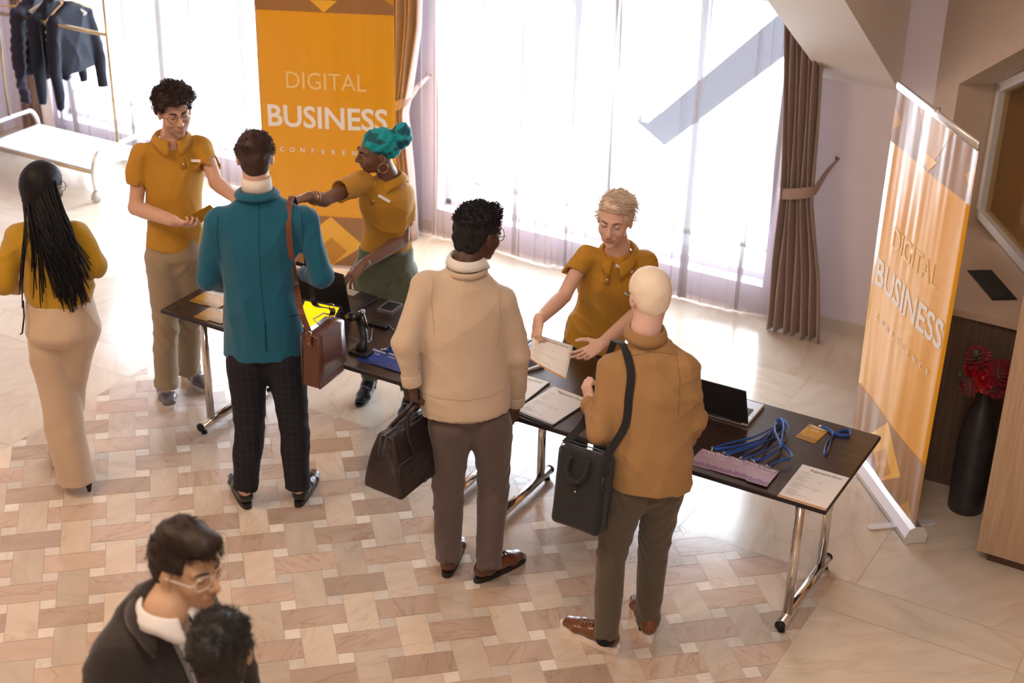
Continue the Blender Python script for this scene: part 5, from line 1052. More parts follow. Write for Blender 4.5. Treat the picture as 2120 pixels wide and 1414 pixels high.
# ------------------------------------------------------------------ papers and badges on the table
PAPER = mat('paper_white', (.80, .77, .76), .6); INK = mat('ink_black', (.03, .03, .03), .6); INKG = mat('ink_grey', (.30, .29, .29), .6)
ORB = mat('print_orange', (.60, .24, .04), .5)
def form(c, ang, label, z=TT + .001, strip=ORB, corners=None, sheets=1, thick=.0012):
    if corners is None:
        x = Vector((math.cos(ang), math.sin(ang), 0)); y = Vector((-math.sin(ang), math.cos(ang), 0)); M = local(x, y, UP, Vector((c[0], c[1], z)))
        F = lambda u, v, o=0: M @ Vector((u * .105, v * .1485, thick + o))
    else:
        TL, TR, BL, BR = corners; n = (TR - TL).cross(TL - BL).normalized()
        def F(u, v, o=0):
            a, b_ = (u + 1) / 2, (v + 1) / 2; p = BL * (1 - a) * (1 - b_) + BR * a * (1 - b_) + TL * (1 - a) * b_ + TR * a * b_
            return p + n * (o - .012 * (1 - u * u) * (1 - b_)) 
    base = F(0, 0); t = thing('registration_form', label, 'paper form', tuple(base), 'registration forms')
    b = MB()
    if corners is None: b.prism([F(-1, -1, -thick), F(1, -1, -thick), F(1, 1, -thick), F(-1, 1, -thick)], (0, 0, thick))
    else:
        b.grid([[F(-1 + i / 5, -1 + j / 5) for i in range(11)] for j in range(11)])
    o = b.build('paper_sheet', PAPER, t, solid=.0006 if corners else 0)
    b = MB(); e = .0012 if corners else .0004; b.grid([[F(-1 + i / 5, v, e) for i in range(11)] for v in (-.99, -.91)]); b.build('orange_strip', strip, o)
    b = MB(); R = random.Random(len(label))
    for k in range(18):
        v = .62 - k * .085
        if k % 5 == 2: continue
        for (u0, u1) in ((-.84, -.84 + R.uniform(.25, .5)), (-.84, R.uniform(-.2, .5)) if k % 3 == 0 and k > 8 else (0, 0), (.05, .2) if k % 6 == 4 else (0, 0)):
            if u1 - u0 > .05: b.grid([[F(u0 + (u1 - u0) * i / 4, v + q, e) for i in range(5)] for q in (0, .014)])
    b.build('printed_lines', INKG, o)
    M0 = local(Vector((1, 0, 0)), Vector((0, 1, 0)), UP); tt = text('Registration Form', .024, INK, o, M0, 'lettering', width=.138, bold=.0, ext=0); off = Vector(t['_base'])
    for v in tt.data.vertices: q = v.co + off; v.co = F(q.x / .105 + .12, q.y / .1485 + .80, e + .0004) - off
    return t
form((-1.617, 5.478), 0, 'registration form lying alone at the right end of the table')
form((-2.885, 5.505), -.13, 'registration form on the table between the cream and tan men', z=TT + .006, strip=mat('print_grey', (.5, .48, .5), .6))
form((-3.115, 5.545), -.02, 'registration form half hidden beside the cream man\'s sleeve', z=TT + .006, strip=mat('print_grey', (.5, .48, .5), .6))
form(None, 0, 'registration form held up over the table by the blonde host', corners=(at(1104, 690, 6.49), at(1187, 716, 6.46), at(1095, 742, 6.40), at(1171, 786, 6.23)))
for cx, cy, an_, lb in ((-2.885, 5.50, -.13, 'dark clipboard under the middle registration form'), (-3.115, 5.54, -.02, 'dark clipboard beside the cream man\'s sleeve')):
    b = MB(); M = Matrix.Translation((cx, cy, TT + .003)) @ Matrix.Rotation(an_, 4, 'Z'); b.box((0, -.002, 0), (.222, .31, .004), bev=.001); tag(b.build('clipboard', BLK, None, xf=M), lb, 'clipboard')
METAL = mat('clip_metal', (.8, .72, .62), .25, 1); BLUE = mat('lanyard_blue', (.010, .11, .50), .55, sheen=.3)
def badge_card(c, ang, col, dark, word, label, lan=None, z=TT + .0008, grp='badges', w=.094, h=.148):
    base = (c[0], c[1], z); t = thing('lanyard_badge' if lan else 'badge_card', label, 'badge', base, grp); M = Matrix.Translation(base) @ Matrix.Rotation(ang, 4, 'Z')
    b = MB(); b.box((0, 0, .0008), (w, h, .0016), bev=.0006); o = b.build('badge_card_face', mat('card_' + word, col, .3, coat=.4), t, xf=M)
    D_ = mat('cardband_' + word, dark, .4); b = MB(); b.box((0, h * .41, .0018), (w * .96, h * .13, .0004)); b.build('title_band', D_, o, xf=M)
    b = MB(); pts = [(-w * .47, -h * .47), (w * .47, -h * .47), (w * .47, -h * .24), (w * .2, -h * .30), (0, -h * .22), (-w * .25, -h * .30), (-w * .47, -h * .20)]; b.prism([Vector((x, y, .0017)) for x, y in pts], (0, 0, .0004)); b.build('pattern_band', D_, o, xf=M)
    b = MB(); b.box((0, h * .22, .0018), (w * .4, .0022, .0003)); b.box((0, h * .17, .0018), (w * .5, .0016, .0003)); b.build('printed_lines', mat('ink_pale', (.75, .68, .55), .5), o, xf=M)
    text(word, .024, TW, o, M @ Matrix.Translation((0, h * .40, .0024)), 'lettering', width=w * .82, bold=.0005, ext=0)
    if lan:
        pts = [Vector(p) for p in lan]; b = MB(); top = M @ Vector((0, h * .5, .002)); p0 = pts[0]
        cp = [p0]
        for i in range(len(pts) - 1):   # smooth spline
            q0, q1, q2, q3 = pts[max(i - 1, 0)], pts[i], pts[i + 1], pts[min(i + 2, len(pts) - 1)]
            for k in range(1, 6): s_ = k / 5; cp.append(.5 * ((2 * q1) + (q2 - q0) * s_ + (2 * q0 - 5 * q1 + 4 * q2 - q3) * s_ * s_ + (3 * q1 - q0 - 3 * q2 + q3) * s_ ** 3))
        for i, p in enumerate(cp): p.z = max(p.z, z + .0055)
        b.tube(cp, [(.0075, .0009)] * len(cp), seg=6, flat=(.35, .2, 1)); b.build('lanyard', BLUE, t)
        b = MB(); b.tube([top, top + (p0 - top) * .3 + UP * .006, p0 + UP * .002], .0024, seg=6); b.ball(top + UP * .003, .005, seg=8); b.tube([p0 + Vector((.006 * math.cos(k), .006 * math.sin(k), .004)) for k in np.linspace(0, 6.28, 13)], .0012, seg=5, cap=False); b.build('clip', METAL, t)
    return t
Z = lambda px, py, z=TT + .008: atz(px, py, z)
badge_card((-1.778, 5.90), -.10, (.50, .26, .02), (.30, .16, .02), 'Visitor', 'mustard Visitor badge with a blue lanyard lying alone near the table corner', [Z(1700, 883), Z(1716, 890), Z(1735, 900), Z(1758, 901), Z(1757, 891), Z(1738, 893), Z(1722, 908), Z(1712, 938), Z(1706, 935), Z(1712, 915), Z(1724, 898, TT + .012), Z(1712, 888), Z(1702, 884)], grp=None)
LANP = [[(1475, 928), (1510, 918), (1560, 905), (1600, 885), (1612, 868), (1625, 872), (1608, 888), (1570, 912), (1520, 925), (1478, 931)],
        [(1498, 938), (1530, 930), (1575, 915), (1604, 880), (1610, 868), (1628, 878), (1600, 905), (1560, 925), (1500, 942)],
        [(1534, 948), (1555, 935), (1585, 910), (1604, 884), (1618, 872), (1632, 888), (1618, 915), (1580, 935), (1538, 951)],
        [(1555, 952), (1580, 950), (1612, 932), (1622, 900), (1620, 876), (1606, 872), (1600, 900), (1580, 930), (1562, 945)],
        [(1588, 966), (1612, 955), (1638, 948), (1634, 935), (1618, 915), (1622, 880), (1612, 868), (1604, 890), (1616, 920), (1612, 930), (1575, 952)]]
pos = ['leftmost', 'second from left', 'middle', 'second from right', 'rightmost']
for i in range(5):
    badge_card((-2.100 + i * .066 + (.006 if i == 4 else 0), 5.445 - (.008 if i == 4 else 0) + (i % 2) * .002), 0, (.50, .37, .50), (.30, .19, .34), 'Organizer', '%s of the five fanned mauve Organizer badges with blue lanyards' % pos[i], [Z(px, py, TT + .008 + i * .003 + .006 * (k % 3)) for k, (px, py) in enumerate(LANP[i])], z=TT + .0008 + i * .0018, grp='organizer badges')
for i in range(4):
    badge_card((-3.865 + i * .088, 5.475 + (i % 2) * .004), -.05, (.012, .05, .30), (.006, .02, .15), 'Lecturer', '%s of the four blue Lecturer badges beside the scanner' % ['leftmost', 'second from left', 'second from right', 'rightmost'][i], [Z(798 + 26 * i, 724 + 8 * i), Z(812 + 26 * i, 716 + 8 * i), Z(840 + 20 * i, 712 + 8 * i), Z(830 + 22 * i, 722 + 8 * i), Z(800 + 26 * i, 727 + 8 * i)], z=TT + .0008 + i * .0018, grp='lecturer badges')
for i, (px, py, zz) in enumerate(((434, 650, 0), (462, 656, 1), (425, 617, 0), (455, 625, 1))):
    p = atz(px, py, TT); badge_card((p.x, p.y), .02, (.46, .20, .015), (.26, .11, .02), 'Visitor', ['orange badge nearest the left end on the front row', 'orange badge partly under the teal blazer on the front row', 'orange badge nearest the left end on the back row', 'orange badge partly under the teal sleeve on the back row'][i], z=TT + .0008 + zz * .002, grp='visitor badges')
q = CURLYA[0]['tips'][0][0]; c_ = q + wd(.1, -.3, .1) * .01
t = thing('badge_card', 'orange badge held in the curly-haired man\'s hand', 'badge', tuple(c_)); x_ = wd(.85, .1, .45); y_ = wd(-.2, -.5, .85); y_ = (y_ - x_ * y_.dot(x_)).normalized(); b = MB(); b.box((.035, .01, 0), (.13, .085, .0016), bev=.0005); b.build('badge_card_face', mat('card_Visitor', (.46, .20, .015), .3), t, xf=local(x_, y_, x_.cross(y_), c_))
# ------------------------------------------------------------------ laptops, tablet, scanner
def laptop(c, ang, w, d, lh, lean, cb, cl, label, keys=True):
    M = Matrix.Translation((c[0], c[1], TT)) @ Matrix.Rotation(ang, 4, 'Z'); t = thing('laptop', label, 'laptop', (c[0], c[1], TT), 'laptops')   # hinge on the side towards the visitors
    b = MB(); b.box((0, 0, .009), (w, d, .014), bev=.004); base = b.build('laptop_base', cb, t, xf=M)
    b = MB(); b.box((0, -.025 * d / .22 - .012, .0166), (w * .84, d * .5, .0008)); b.build('keyboard_well', mat('key_gap', (.25, .25, .26), .5), base, xf=M)
    for r in range(5):
        for k in range(13): 
            pass
    kb = MB()
    for r in range(5):
        for k in range(13): kb.box((-w * .39 + w * .78 * k / 12, -.012 - d * .26 + d * .42 * r / 4, .0178), (w * .052, d * .085, .0016))
    kk = kb.build('keys', BLK, base, xf=M); kk['kind'] = 'stuff'
    b = MB(); b.box((0, d * .34, .0165), (w * .34, d * .24, .0006)); b.build('touchpad', mat('touchpad', (.45, .45, .47), .3), base, xf=M)
    L_ = Matrix.Translation((0, -d / 2 + .004, .016)) @ Matrix.Rotation(lean, 4, 'X')
    b = MB(); b.box((0, 0, lh / 2), (w, .006, lh), bev=.002); ld = b.build('laptop_lid', cl, t, xf=M @ L_)
    b = MB(); b.box((0, .0034, lh / 2 + .004), (w * .93, .0008, lh * .86)); b.build('screen', mat('screen_dark', (.02, .03, .05), .1), ld, xf=M @ L_)
    b = MB(); b.tube([M @ Vector((-w * .4, -d / 2 + .003, .014)), M @ Vector((w * .4, -d / 2 + .003, .014))], .005, seg=8); b.build('hinge', BLK, t)
SILV = mat('laptop_silver', (.62, .62, .65), .3, .7); GRAPH = mat('laptop_graphite', (.022, .020, .022), .4, .2)
laptop((-2.205, 5.905), .02, .31, .215, .215, .35, SILV, GRAPH, 'silver laptop with a black lid beside the blue lanyards')
laptop((-4.385, 5.905), -.02, .36, .25, .245, .22, GRAPH, GRAPH, 'black laptop open in front of the headwrapped woman')
def slab(name, label, cat, P4, th, m, scr=None, rim=.012, screen='screen'):
    c = sum(P4, Vector()) / 4; t = thing(name, label, cat, tuple(c)); TL, TR, BR, BL = P4; n = (TR - TL).cross(TL - BL).normalized(); b = MB(); b.prism([p - n * th for p in (BL, BR, TR, TL)], n * th); bm = b.build('casing', m, t)
    q = lambda p: p + (c - p).normalized() * rim * 1.4 + n * .0008
    if scr: b = MB(); b.prism([q(p) - n * .0004 for p in (BL, BR, TR, TL)], n * .0006); b.build(screen, scr, t)
    return t
ys = mat('screen_yellow', (.85, .62, .0), .25); ys.node_tree.nodes['Principled BSDF'].inputs['Emission Color'].default_value = (1, .68, .0, 1); ys.node_tree.nodes['Principled BSDF'].inputs['Emission Strength'].default_value = .75
slab('tablet', 'tablet with a bright yellow screen between satchel and laptop', 'tablet', [atz(628, 618, .86), atz(710, 634, .86), atz(679, 694, .765), atz(604, 676, .765)], .007, BLK, ys, .014)
b = MB(); p = atz(655, 655, .80); b.tube([p - UP * .0 + Vector((0, .02, 0)), Vector((p.x, p.y + .09, TT + .002))], .008, seg=8); b.box((p.x, p.y + .05, TT + .003), (.12, .12, .006), bev=.002); tag(b.build('tablet_stand', BLK), 'low black stand under the yellow tablet', 'stand')
slab('payment_pad', 'white-rimmed tablet lying beneath the held registration form', 'tablet', [atz(1078, 716, .76), atz(1118, 728, .76), atz(1126, 756, .76), atz(1098, 772, .76)][0:2] + [atz(1128, 754, .76), atz(1082, 768, .76)], .012, mat('white_plastic', (.8, .8, .8), .3), mat('screen_dark', (.02, .03, .05), .1), .012)
# barcode scanner on its stand
c = Vector(W0) if False else atz(748, 732, TT); t = thing('barcode_scanner', 'black handheld barcode scanner standing in its holder beside the Lecturer badges', 'scanner', tuple(c))
b = MB(); b.box(c + UP * .008, (.105, .075, .016), bev=.004); b.build('stand_base', BLK, t)
def pz(px, py, z): return atz(px, py, z)
n0, n1, n2 = c + UP * .015, atz(752, 690, TT + .075), atz(742, 655, TT + .145)
b = MB(); b.tube([n0, vlerp(n0, n1, .6) + RT * .008, n1, n2], [(.028, .02), (.02, .016), (.022, .018), (.026, .022)], seg=12, flat=RT); b.build('stand_neck', BLK, t)
hd = atz(735, 652, TT + .165); b = MB(); b.tube([hd - RT * .025 - FW * .03, hd, hd + RT * .03 + FW * .02], [(.030, .020), (.030, .024), (.020, .018)], seg=14, flat=RT); b.tube([hd + RT * .03, hd + RT * .045 - UP * .05, hd + RT * .05 - UP * .11], [(.017, .014), (.015, .013), (.012, .011)], seg=12); b.build('scanner_head', mat('black_gloss', (.012, .012, .014), .18, coat=.5), t)
b = MB(); b.ball(hd + RT * .035 + FW * .015 + UP * .01, .015); b.build('indicator_dome', mat('grey_dome', (.45, .47, .50), .25), t)
b = MB(); b.tube([hd + RT * .05 - UP * .11, hd + RT * .055 - UP * .15, Z(768, 705, TT + .004), Z(772, 675, TT + .006), Z(790, 663, TT + .005), Z(806, 676, TT + .005), Z(822, 690, TT + .005)], .0026, seg=6); b.build('cable', BLK, t)
c = atz(806, 642, TT); t = thing('card_reader', 'small grey wedge-shaped card reader right of the open laptop', 'card reader', tuple(c)); b = MB(); M = Matrix.Translation(c) @ Matrix.Rotation(.05, 4, 'Z')
b.prism([(-.045, -.05, 0), (.045, -.05, 0), (.045, -.05, .018), (-.045, -.05, .018)], (0, .12, 0)); b.build('housing', mat('grey_device', (.16, .14, .15), .35), t, xf=M)
b = MB(); b.box((0, .01, .0185), (.07, .09, .001)); b.build('keypad', BLK, t, xf=M)
b = MB(); b.box(atz(785, 672, TT + .008), (.11, .045, .014), bev=.005); tag(b.build('power_adapter', BLK), 'black power adapter behind the scanner', 'adapter')
b = MB(); b.tube([Z(718, 710), Z(722, 702), Z(735, 705), Z(745, 712), Z(735, 716)], .002, seg=6); tag(b.build('short_cable', BLK), 'thin black cable curled left of the scanner base', 'cable')
b = MB(); b.tube([Z(688, 696), Z(697, 699)], .004, seg=8); tag(b.build('pen', mat('white_plastic', (.8, .8, .8), .3)), 'short white pen on the table beside the satchel', 'pen')
# ------------------------------------------------------------------ bags
def along(g, pts, off=.008):
    out = []
    for p in pts:
        if isinstance(p, Vector): out.append(p); continue
        s = shot(g, *p); out.append(s[0] + s[1] * off if s else at(p[0], p[1], 6.4))
    return out
def spline(pts, k=5):
    cp = [pts[0]]
    for i in range(len(pts) - 1):
        q0, q1, q2, q3 = pts[max(i - 1, 0)], pts[i], pts[i + 1], pts[min(i + 2, len(pts) - 1)]
        for j in range(1, k + 1): s = j / k; cp.append(.5 * ((2 * q1) + (q2 - q0) * s + (2 * q0 - 5 * q1 + 4 * q2 - q3) * s * s + (3 * q1 - q0 - 3 * q2 + q3) * s ** 3))
    return cp
def ribbon(b, pts, w, th, flats, mi=0):
    """flat strap; flats = width direction per control point (interpolated)"""
    n = len(pts); cp = spline(pts); k = 5; vs = []
    for i, p in enumerate(cp):
        T = (cp[min(i + 1, len(cp) - 1)] - cp[max(i - 1, 0)]).normalized(); f = i / k; a = min(int(f), n - 2); fl = flats[a].lerp(flats[a + 1], min(1, f - a)); fl = (fl - T * fl.dot(T)).normalized(); nn = T.cross(fl)
        vs += [p - fl * w + nn * th, p + fl * w + nn * th, p + fl * w - nn * th, p - fl * w - nn * th]
    m = len(cp); b.add(vs, [(i * 4 + j, i * 4 + (j + 1) % 4, i * 4 + 4 + (j + 1) % 4, i * 4 + 4 + j) for i in range(m - 1) for j in range(4)] + [(3, 2, 1, 0), tuple((m - 1) * 4 + j for j in range(4))], mi, False)
LEA = mat('satchel_leather', (.10, .032, .020), .35, coat=.25, bump=.4, bscale=260, var=.2); GOLD = mat('brass', (.75, .52, .28), .25, 1)
x_ = wd(.90, -.43); y_ = wd(.43, .90); o_ = at(662, 806, 6.25); M = local(x_, y_, UP, o_)       # origin: lower near right edge of the narrow side
t = thing('leather_satchel', 'reddish-brown leather satchel hanging at the teal-jacketed man\'s hip', 'bag', tuple(o_)); b = MB()
bw, bt_, bh = .215, .092, .262
V8 = [Vector((x, y, z)) for z, e in ((0, 0), (bh, .006)) for x, y in ((-bt_ + e, e), (-e, e), (-e, bw - e), (-bt_ + e, bw - e))]
b.add(V8, [(3, 2, 1, 0), (4, 5, 6, 7), (0, 1, 5, 4), (1, 2, 6, 5), (2, 3, 7, 6), (3, 0, 4, 7)]); body = b.build('bag_body', LEA, t, xf=M)
md = body.modifiers.new('b', 'BEVEL'); md.width = .006; md.segments = 3; body.data.polygons.foreach_set('use_smooth', [False] * 6)
b = MB(); fl = [Vector((-bt_ - .004, -.003, bh - .006)), Vector((-bt_ * .5, -.003, bh + .006)), Vector((.004, -.003, bh - .002)), Vector((.008, -.003, bh * .45)), Vector((.006, -.003, .045))]
b.grid([[p + Vector((0, (bw + .006) * j / 6, 0)) for p in fl] for j in range(7)]); b.build('flap', LEA, t, xf=M, solid=.004)
b = MB(); 
for p, q in (((0, 0, 0), (0, 0, bh)), ((-bt_, 0, 0), (-bt_, 0, bh)), ((0, 0, 0), (0, bw, 0))): b.tube([M @ Vector(p), M @ Vector(q)], .0028, seg=6)
b.build('edge_piping', mat('leather_edge', (.16, .06, .035), .4), t)
r1, r2 = M @ Vector((-bt_ * .5, .0, bh + .006)), M @ Vector((-bt_ * .5, bw - .02, bh + .006))
for r in (r1, r2):
    b = MB(); b.tube([r + (x_ * math.cos(k) + UP * math.sin(k)) * .014 + UP * .006 for k in np.linspace(0, 2 * PI, 17)], .0022, seg=6, cap=False); b.build('ring', METAL, t)
b = MB(); ribbon(b, [r1 - y_ * .003 - UP * .055, r1 - y_ * .004 - UP * .02, r1 + UP * .004], .013, .0015, [x_] * 3); b.ball(r1 - y_ * .006 - UP * .042, .004, seg=8, mi=1); b.build('ring_tab', [mat('strap_leather', (.15, .05, .025), .4), GOLD], t)
b = MB(); g = TEALG; pts = [r1 + UP * .018, at(622, 640, 6.27)] + along(g, [(611, 590), (602, 530), (597, 470), (598, 430)], .006); tp = along(g, [(601, 419)], .006)[0]
pts += [tp + UP * .004, tp + FW * .05 + UP * .006, tp + FW * .12 - UP * .04]; ribbon(b, pts, .0135, .0016, [RT] * len(pts)); b.build('shoulder_strap', mat('strap_leather', (.15, .05, .025), .4), t)
b = MB(); pts = [tp + FW * .12 - UP * .04, at(632, 520, 6.72), at(640, 580, 6.66), at(652, 630, 6.62), r2 + UP * .05, r2 + UP * .016]; ribbon(b, pts, .0125, .0016, [RT] * len(pts)); b.build('shoulder_strap', mat('strap_dark', (.035, .014, .012), .4), t)
b = MB(); b.tube([r2 + Vector(v) for v in ((-.012, 0, .05), (.014, 0, .05), (.014, 0, .075), (-.012, 0, .075), (-.012, 0, .05))], .0018, seg=6); b.build('buckle', METAL, t)
b = MB(); b.tube([M @ Vector(v) for v in ((-.05, .10, bh + .01), (-.085, .10, bh + .035), (-.06, .15, bh + .05), (-.04, .18, bh + .03))], .004, seg=6); b.build('carabiner', METAL, t)
# dark holdall in the cream man's hand
HW = CREAM_W - UP * .105 + wd(.12, .02, 0) * .02; LH = mat('holdall_leather', (.022, .014, .016), .38, coat=.2, bump=.4, bscale=200, var=.2)
l_ = wd(.55, .84); a_ = wd(-.84, .55); C0 = at(831, 1040, 5.66); t = thing('leather_holdall', 'dark leather holdall carried in the cream-sweatered man\'s left hand', 'bag', tuple(C0))
B = Body(); BL_, BH_, BW_ = .42, .285, .215; cc = C0 + l_ * BL_ / 2 + a_ * BW_ / 2; Cn = A3(cc); Lx, Ax = A3(l_), A3(a_)
def duffel(P):
    q = P - Cn; u, v, z = q @ Lx, q @ Ax, q[:, 2]; tz = np.clip(z / BH_, 0, 1); hw = BW_ / 2 * (1 - .62 * tz ** 1.6) - .015; hl = BL_ / 2 - .015 - .03 * tz ** 2 + .0 * z; hl = hl - .028 * np.exp(-((tz - .62) / .2) ** 2) * (1 - np.clip(np.abs(v) / hw, 0, 1) ** 2)
    e = np.stack([np.abs(u) - hl, np.abs(v) - hw, np.abs(z - BH_ / 2) - (BH_ / 2 - .015)], 1); return (np.linalg.norm(np.maximum(e, 0), axis=1) + np.minimum(e.max(1), 0) - .015) * .85
B.add(duffel); B.disp = folds(91, .004, (20, 20, 16)); lo, hi = bounds([cc, cc + UP * .3, cc + l_ * .22, cc - l_ * .22, cc + a_ * .1, cc - a_ * .1], .05); hb, _ = sdf_obj('bag_body', B, lo, hi, .006, LH, t)
def dp(u, v, z): tz = max(0, min(1, z / BH_)); hw = BW_ / 2 * (1 - .62 * tz ** 1.6); return cc + l_ * u + a_ * (v * hw) + UP * z
b = MB(); b.tube([dp(-.19, .0, BH_ + .003), dp(.19, 0, BH_ + .003)], .0035, seg=6); b.build('zip', mat('zip_grey', (.12, .12, .15), .3, .7), t)
for v in (-.16, .16): b = MB(); b.tube([dp(-.215, v, .19), dp(-.19, v * 2, BH_ * .97), dp(.0, v * 2.2, BH_), dp(.19, v * 2, BH_ * .97)], .0035, seg=6); b.build('piping', mat('piping_navy', (.05, .06, .09), .3), t)
b = MB(); b.tube([dp(-.19, -1.03, .165), dp(0, -1.03, .17), dp(.19, -1.03, .165)], .0035, seg=6); b.tube([dp(-.20, -1.0, .012), dp(-.195, -1.03, .165)], .003, seg=6); b.build('pocket_seam', LH, t)
for v in (-1, 1):
    b = MB(); top = HW + a_ * v * .012; b.tube(spline([dp(-.085, v * 1.02, .20), dp(-.085, v * .98, BH_ * .9), vlerp(dp(-.07, v * .5, BH_), top, .55) - l_ * .035, top - l_ * .03, top + l_ * .03, vlerp(dp(.07, v * .5, BH_), top, .55) + l_ * .035, dp(.085, v * .98, BH_ * .9), dp(.085, v * 1.02, .20)]), .0105, seg=10); b.build('handle', LH, t)
    for u in (-.085, .085): b = MB(); b.prism([dp(u - .016, v * 1.04, .22), dp(u + .016, v * 1.04, .22), dp(u + .012, v * 1.05, .17), dp(u, v * 1.06, .155), dp(u - .012, v * 1.05, .17)], a_ * v * .004); b.build('handle_tab', LH, t)
for u, z, s in ((-.11, .10, .012), (-.02, .115, .016), (-.04, .03, .012)):
    b = MB(); b.tube([dp(u - s, -1.05, z - s * .6), dp(u - s * .2, -1.05, z + s * .9), dp(u + s * .2, -1.05, z - s * .3), dp(u + s, -1.05, z + s * .6), dp(u + s * .6, -1.05, z - s * .9), dp(u - s, -1.05, z - s * .6)], .0018, seg=5); b.build('embossed_mark', mat('emboss', (.06, .05, .05), .5), t)
# black laptop bag on the tan man's shoulder
NY = mat('nylon_black', (.010, .010, .013), .75, bump=.5, bscale=800, sheen=.15)
TL, TR, BL, BR = at(1165, 926, 5.46), at(1262, 948, 5.32), at(1127, 1070, 5.42), at(1226, 1115, 5.26); ex = ((TR - TL) + (BR - BL)).normalized(); ez = ((TL - BL) + (TR - BR)); ez = (ez - ex * ez.dot(ex)).normalized(); en = ex.cross(ez)
if en.dot(RT) < 0: en = -en
c4 = (TL + TR + BL + BR) / 4; hw, hh = ((TR - TL).length + (BR - BL).length) / 4, ((TL - BL).length + (TR - BR).length) / 4; t = thing('laptop_bag', 'black nylon laptop bag slung at the tan-shirted man\'s left hip', 'bag', tuple(BL))
B = Body(); B.add(rbox(c4 + en * .038, (hw, hh, .040), [ex, ez, en], .022)); B.add(rbox(c4 + en * .085, (hw * .9, hh * .9, .012), [ex, ez, en], .01), .012); B.disp = folds(95, .003, (14, 14, 14)); lo, hi = bounds([TL, TR, BL, BR], .13); sdf_obj('bag_body', B, lo, hi, .006, NY, t)
lp = lambda u, v, n_: c4 + ex * hw * u + ez * hh * v - en * n_
b = MB(); b.tube(spline([lp(-.35, .78, .008), lp(-.42, .45, .012), lp(-.2, .25, .02), lp(.15, .27, .02), lp(.36, .5, .012), lp(.38, .80, .008)]), .009, seg=8); b.build('grab_handle', NY, t)
b = MB(); b.tube([lp(0, .22, .006), lp(-.02, 0, .006)], .003, seg=6); b.ball(lp(-.02, -.03, .006), .005, mi=1); b.build('zip_pull', [NY, METAL], t)
for off in (-.02, -.065):
    b = MB(); b.tube([lp(u, v, off) for u, v in ((-1.0, -.85), (-1.01, .85), (-.9, 1.01), (.9, 1.01), (1.01, .85), (1.01, -.85))], .003, seg=6); b.build('zip_track', mat('zip_black', (.03, .03, .035), .4), t)
b = MB(); b.tube([lp(.98, .55, -.01), lp(1.0, .40, .0), lp(.96, .25, -.01), lp(1.0, .12, -.01)], [.006, .008, .005, .007], seg=8); b.build('swivel_clip', mat('clip_black', (.04, .04, .045), .3, .6), t)
g = TANG; top1 = shot(g, 1290, 716); tpv = top1[0] + top1[1] * .012 if top1 else at(1290, 716, 5.55)
pts = [lp(.95, .55, -.02), lp(.93, 1.0, -.02)] + along(g, [(1296, 880), (1304, 820), (1308, 775), (1300, 740)], .010) + [tpv + UP * .004, tpv + wd(-.5, .8) * .06 - UP * .0]; b = MB(); ribbon(b, pts, .017, .0016, [wd(1, 0)] * len(pts)); b.build('shoulder_strap', NY, t)
hp = TANA['w'] + wd(-.2, .5, .8) * .06; b = MB(); pts = [tpv + wd(-.5, .8) * .06, at(1250, 760, 5.72), hp + wd(.1, .1, 0) * .02, at(1212, 870, 5.62), lp(-.85, 1.0, -.03)]; ribbon(b, pts, .017, .0016, [wd(1, .4)] * len(pts)); b.build('shoulder_strap', NY, t)
b = MB(); q = [shot(g, 1264, 722), shot(g, 1278, 714), shot(g, 1295, 716)]; pts = [s[0] + s[1] * .012 for s in q if s]
if len(pts) > 1: b.tube(pts, [(.012, .026)] * len(pts), seg=12, flat=UP); b.build('shoulder_pad', NY, t)
# stitched seams following the garments
def seam(g, pts, name='seam', r=.0013, dark=.6, n=10):
    P = []
    for i in range(len(pts) - 1):
        for k in range(n + (i == len(pts) - 2)):
            t_ = k / n; q = shot(g, pts[i][0] + (pts[i + 1][0] - pts[i][0]) * t_, pts[i][1] + (pts[i + 1][1] - pts[i][1]) * t_)
            if q: P.append(q[0] + q[1] * .0004)
    if len(P) < 4: return
    P = [P[0]] + [(P[i - 1] + P[i] * 2 + P[i + 1]) / 4 for i in range(1, len(P) - 1)] + [P[-1]]; m0 = g.data.materials[0]; c_ = m0.node_tree.nodes['Principled BSDF'].inputs['Base Color'].default_value
    b = MB(); b.tube(P, r, seg=6); b.build(name, mat('seam_' + m0.name, tuple(x * dark for x in c_[:3]), .9), g)
seam(TEALG, [(549, 668), (550, 700), (551, 726)], 'vent', .003, .3); seam(TEALG, [(536, 420), (537, 520), (541, 600), (549, 668)]); seam(TEALG, [(452, 448), (449, 490), (455, 540)]); seam(TEALG, [(624, 440), (629, 485), (622, 535)]); seam(TEALG, [(600, 655), (632, 648)], 'pocket_flap', .003)
seam(CREAMG, [(898, 572), (893, 625), (900, 690)], dark=.7); seam(CREAMG, [(1030, 600), (1038, 660), (1030, 720)], dark=.7); seam(CREAMG, [(872, 812), (905, 824), (960, 830), (1010, 822), (1044, 806)], 'rib_edge', .0014, .75)
seam(TANG, [(1298, 728), (1300, 790), (1296, 850)], dark=.6); seam(TANG, [(1400, 728), (1408, 790), (1404, 860)], dark=.6); seam(TANG, [(1302, 738), (1350, 728), (1398, 734)], 'yoke_seam', dark=.6)
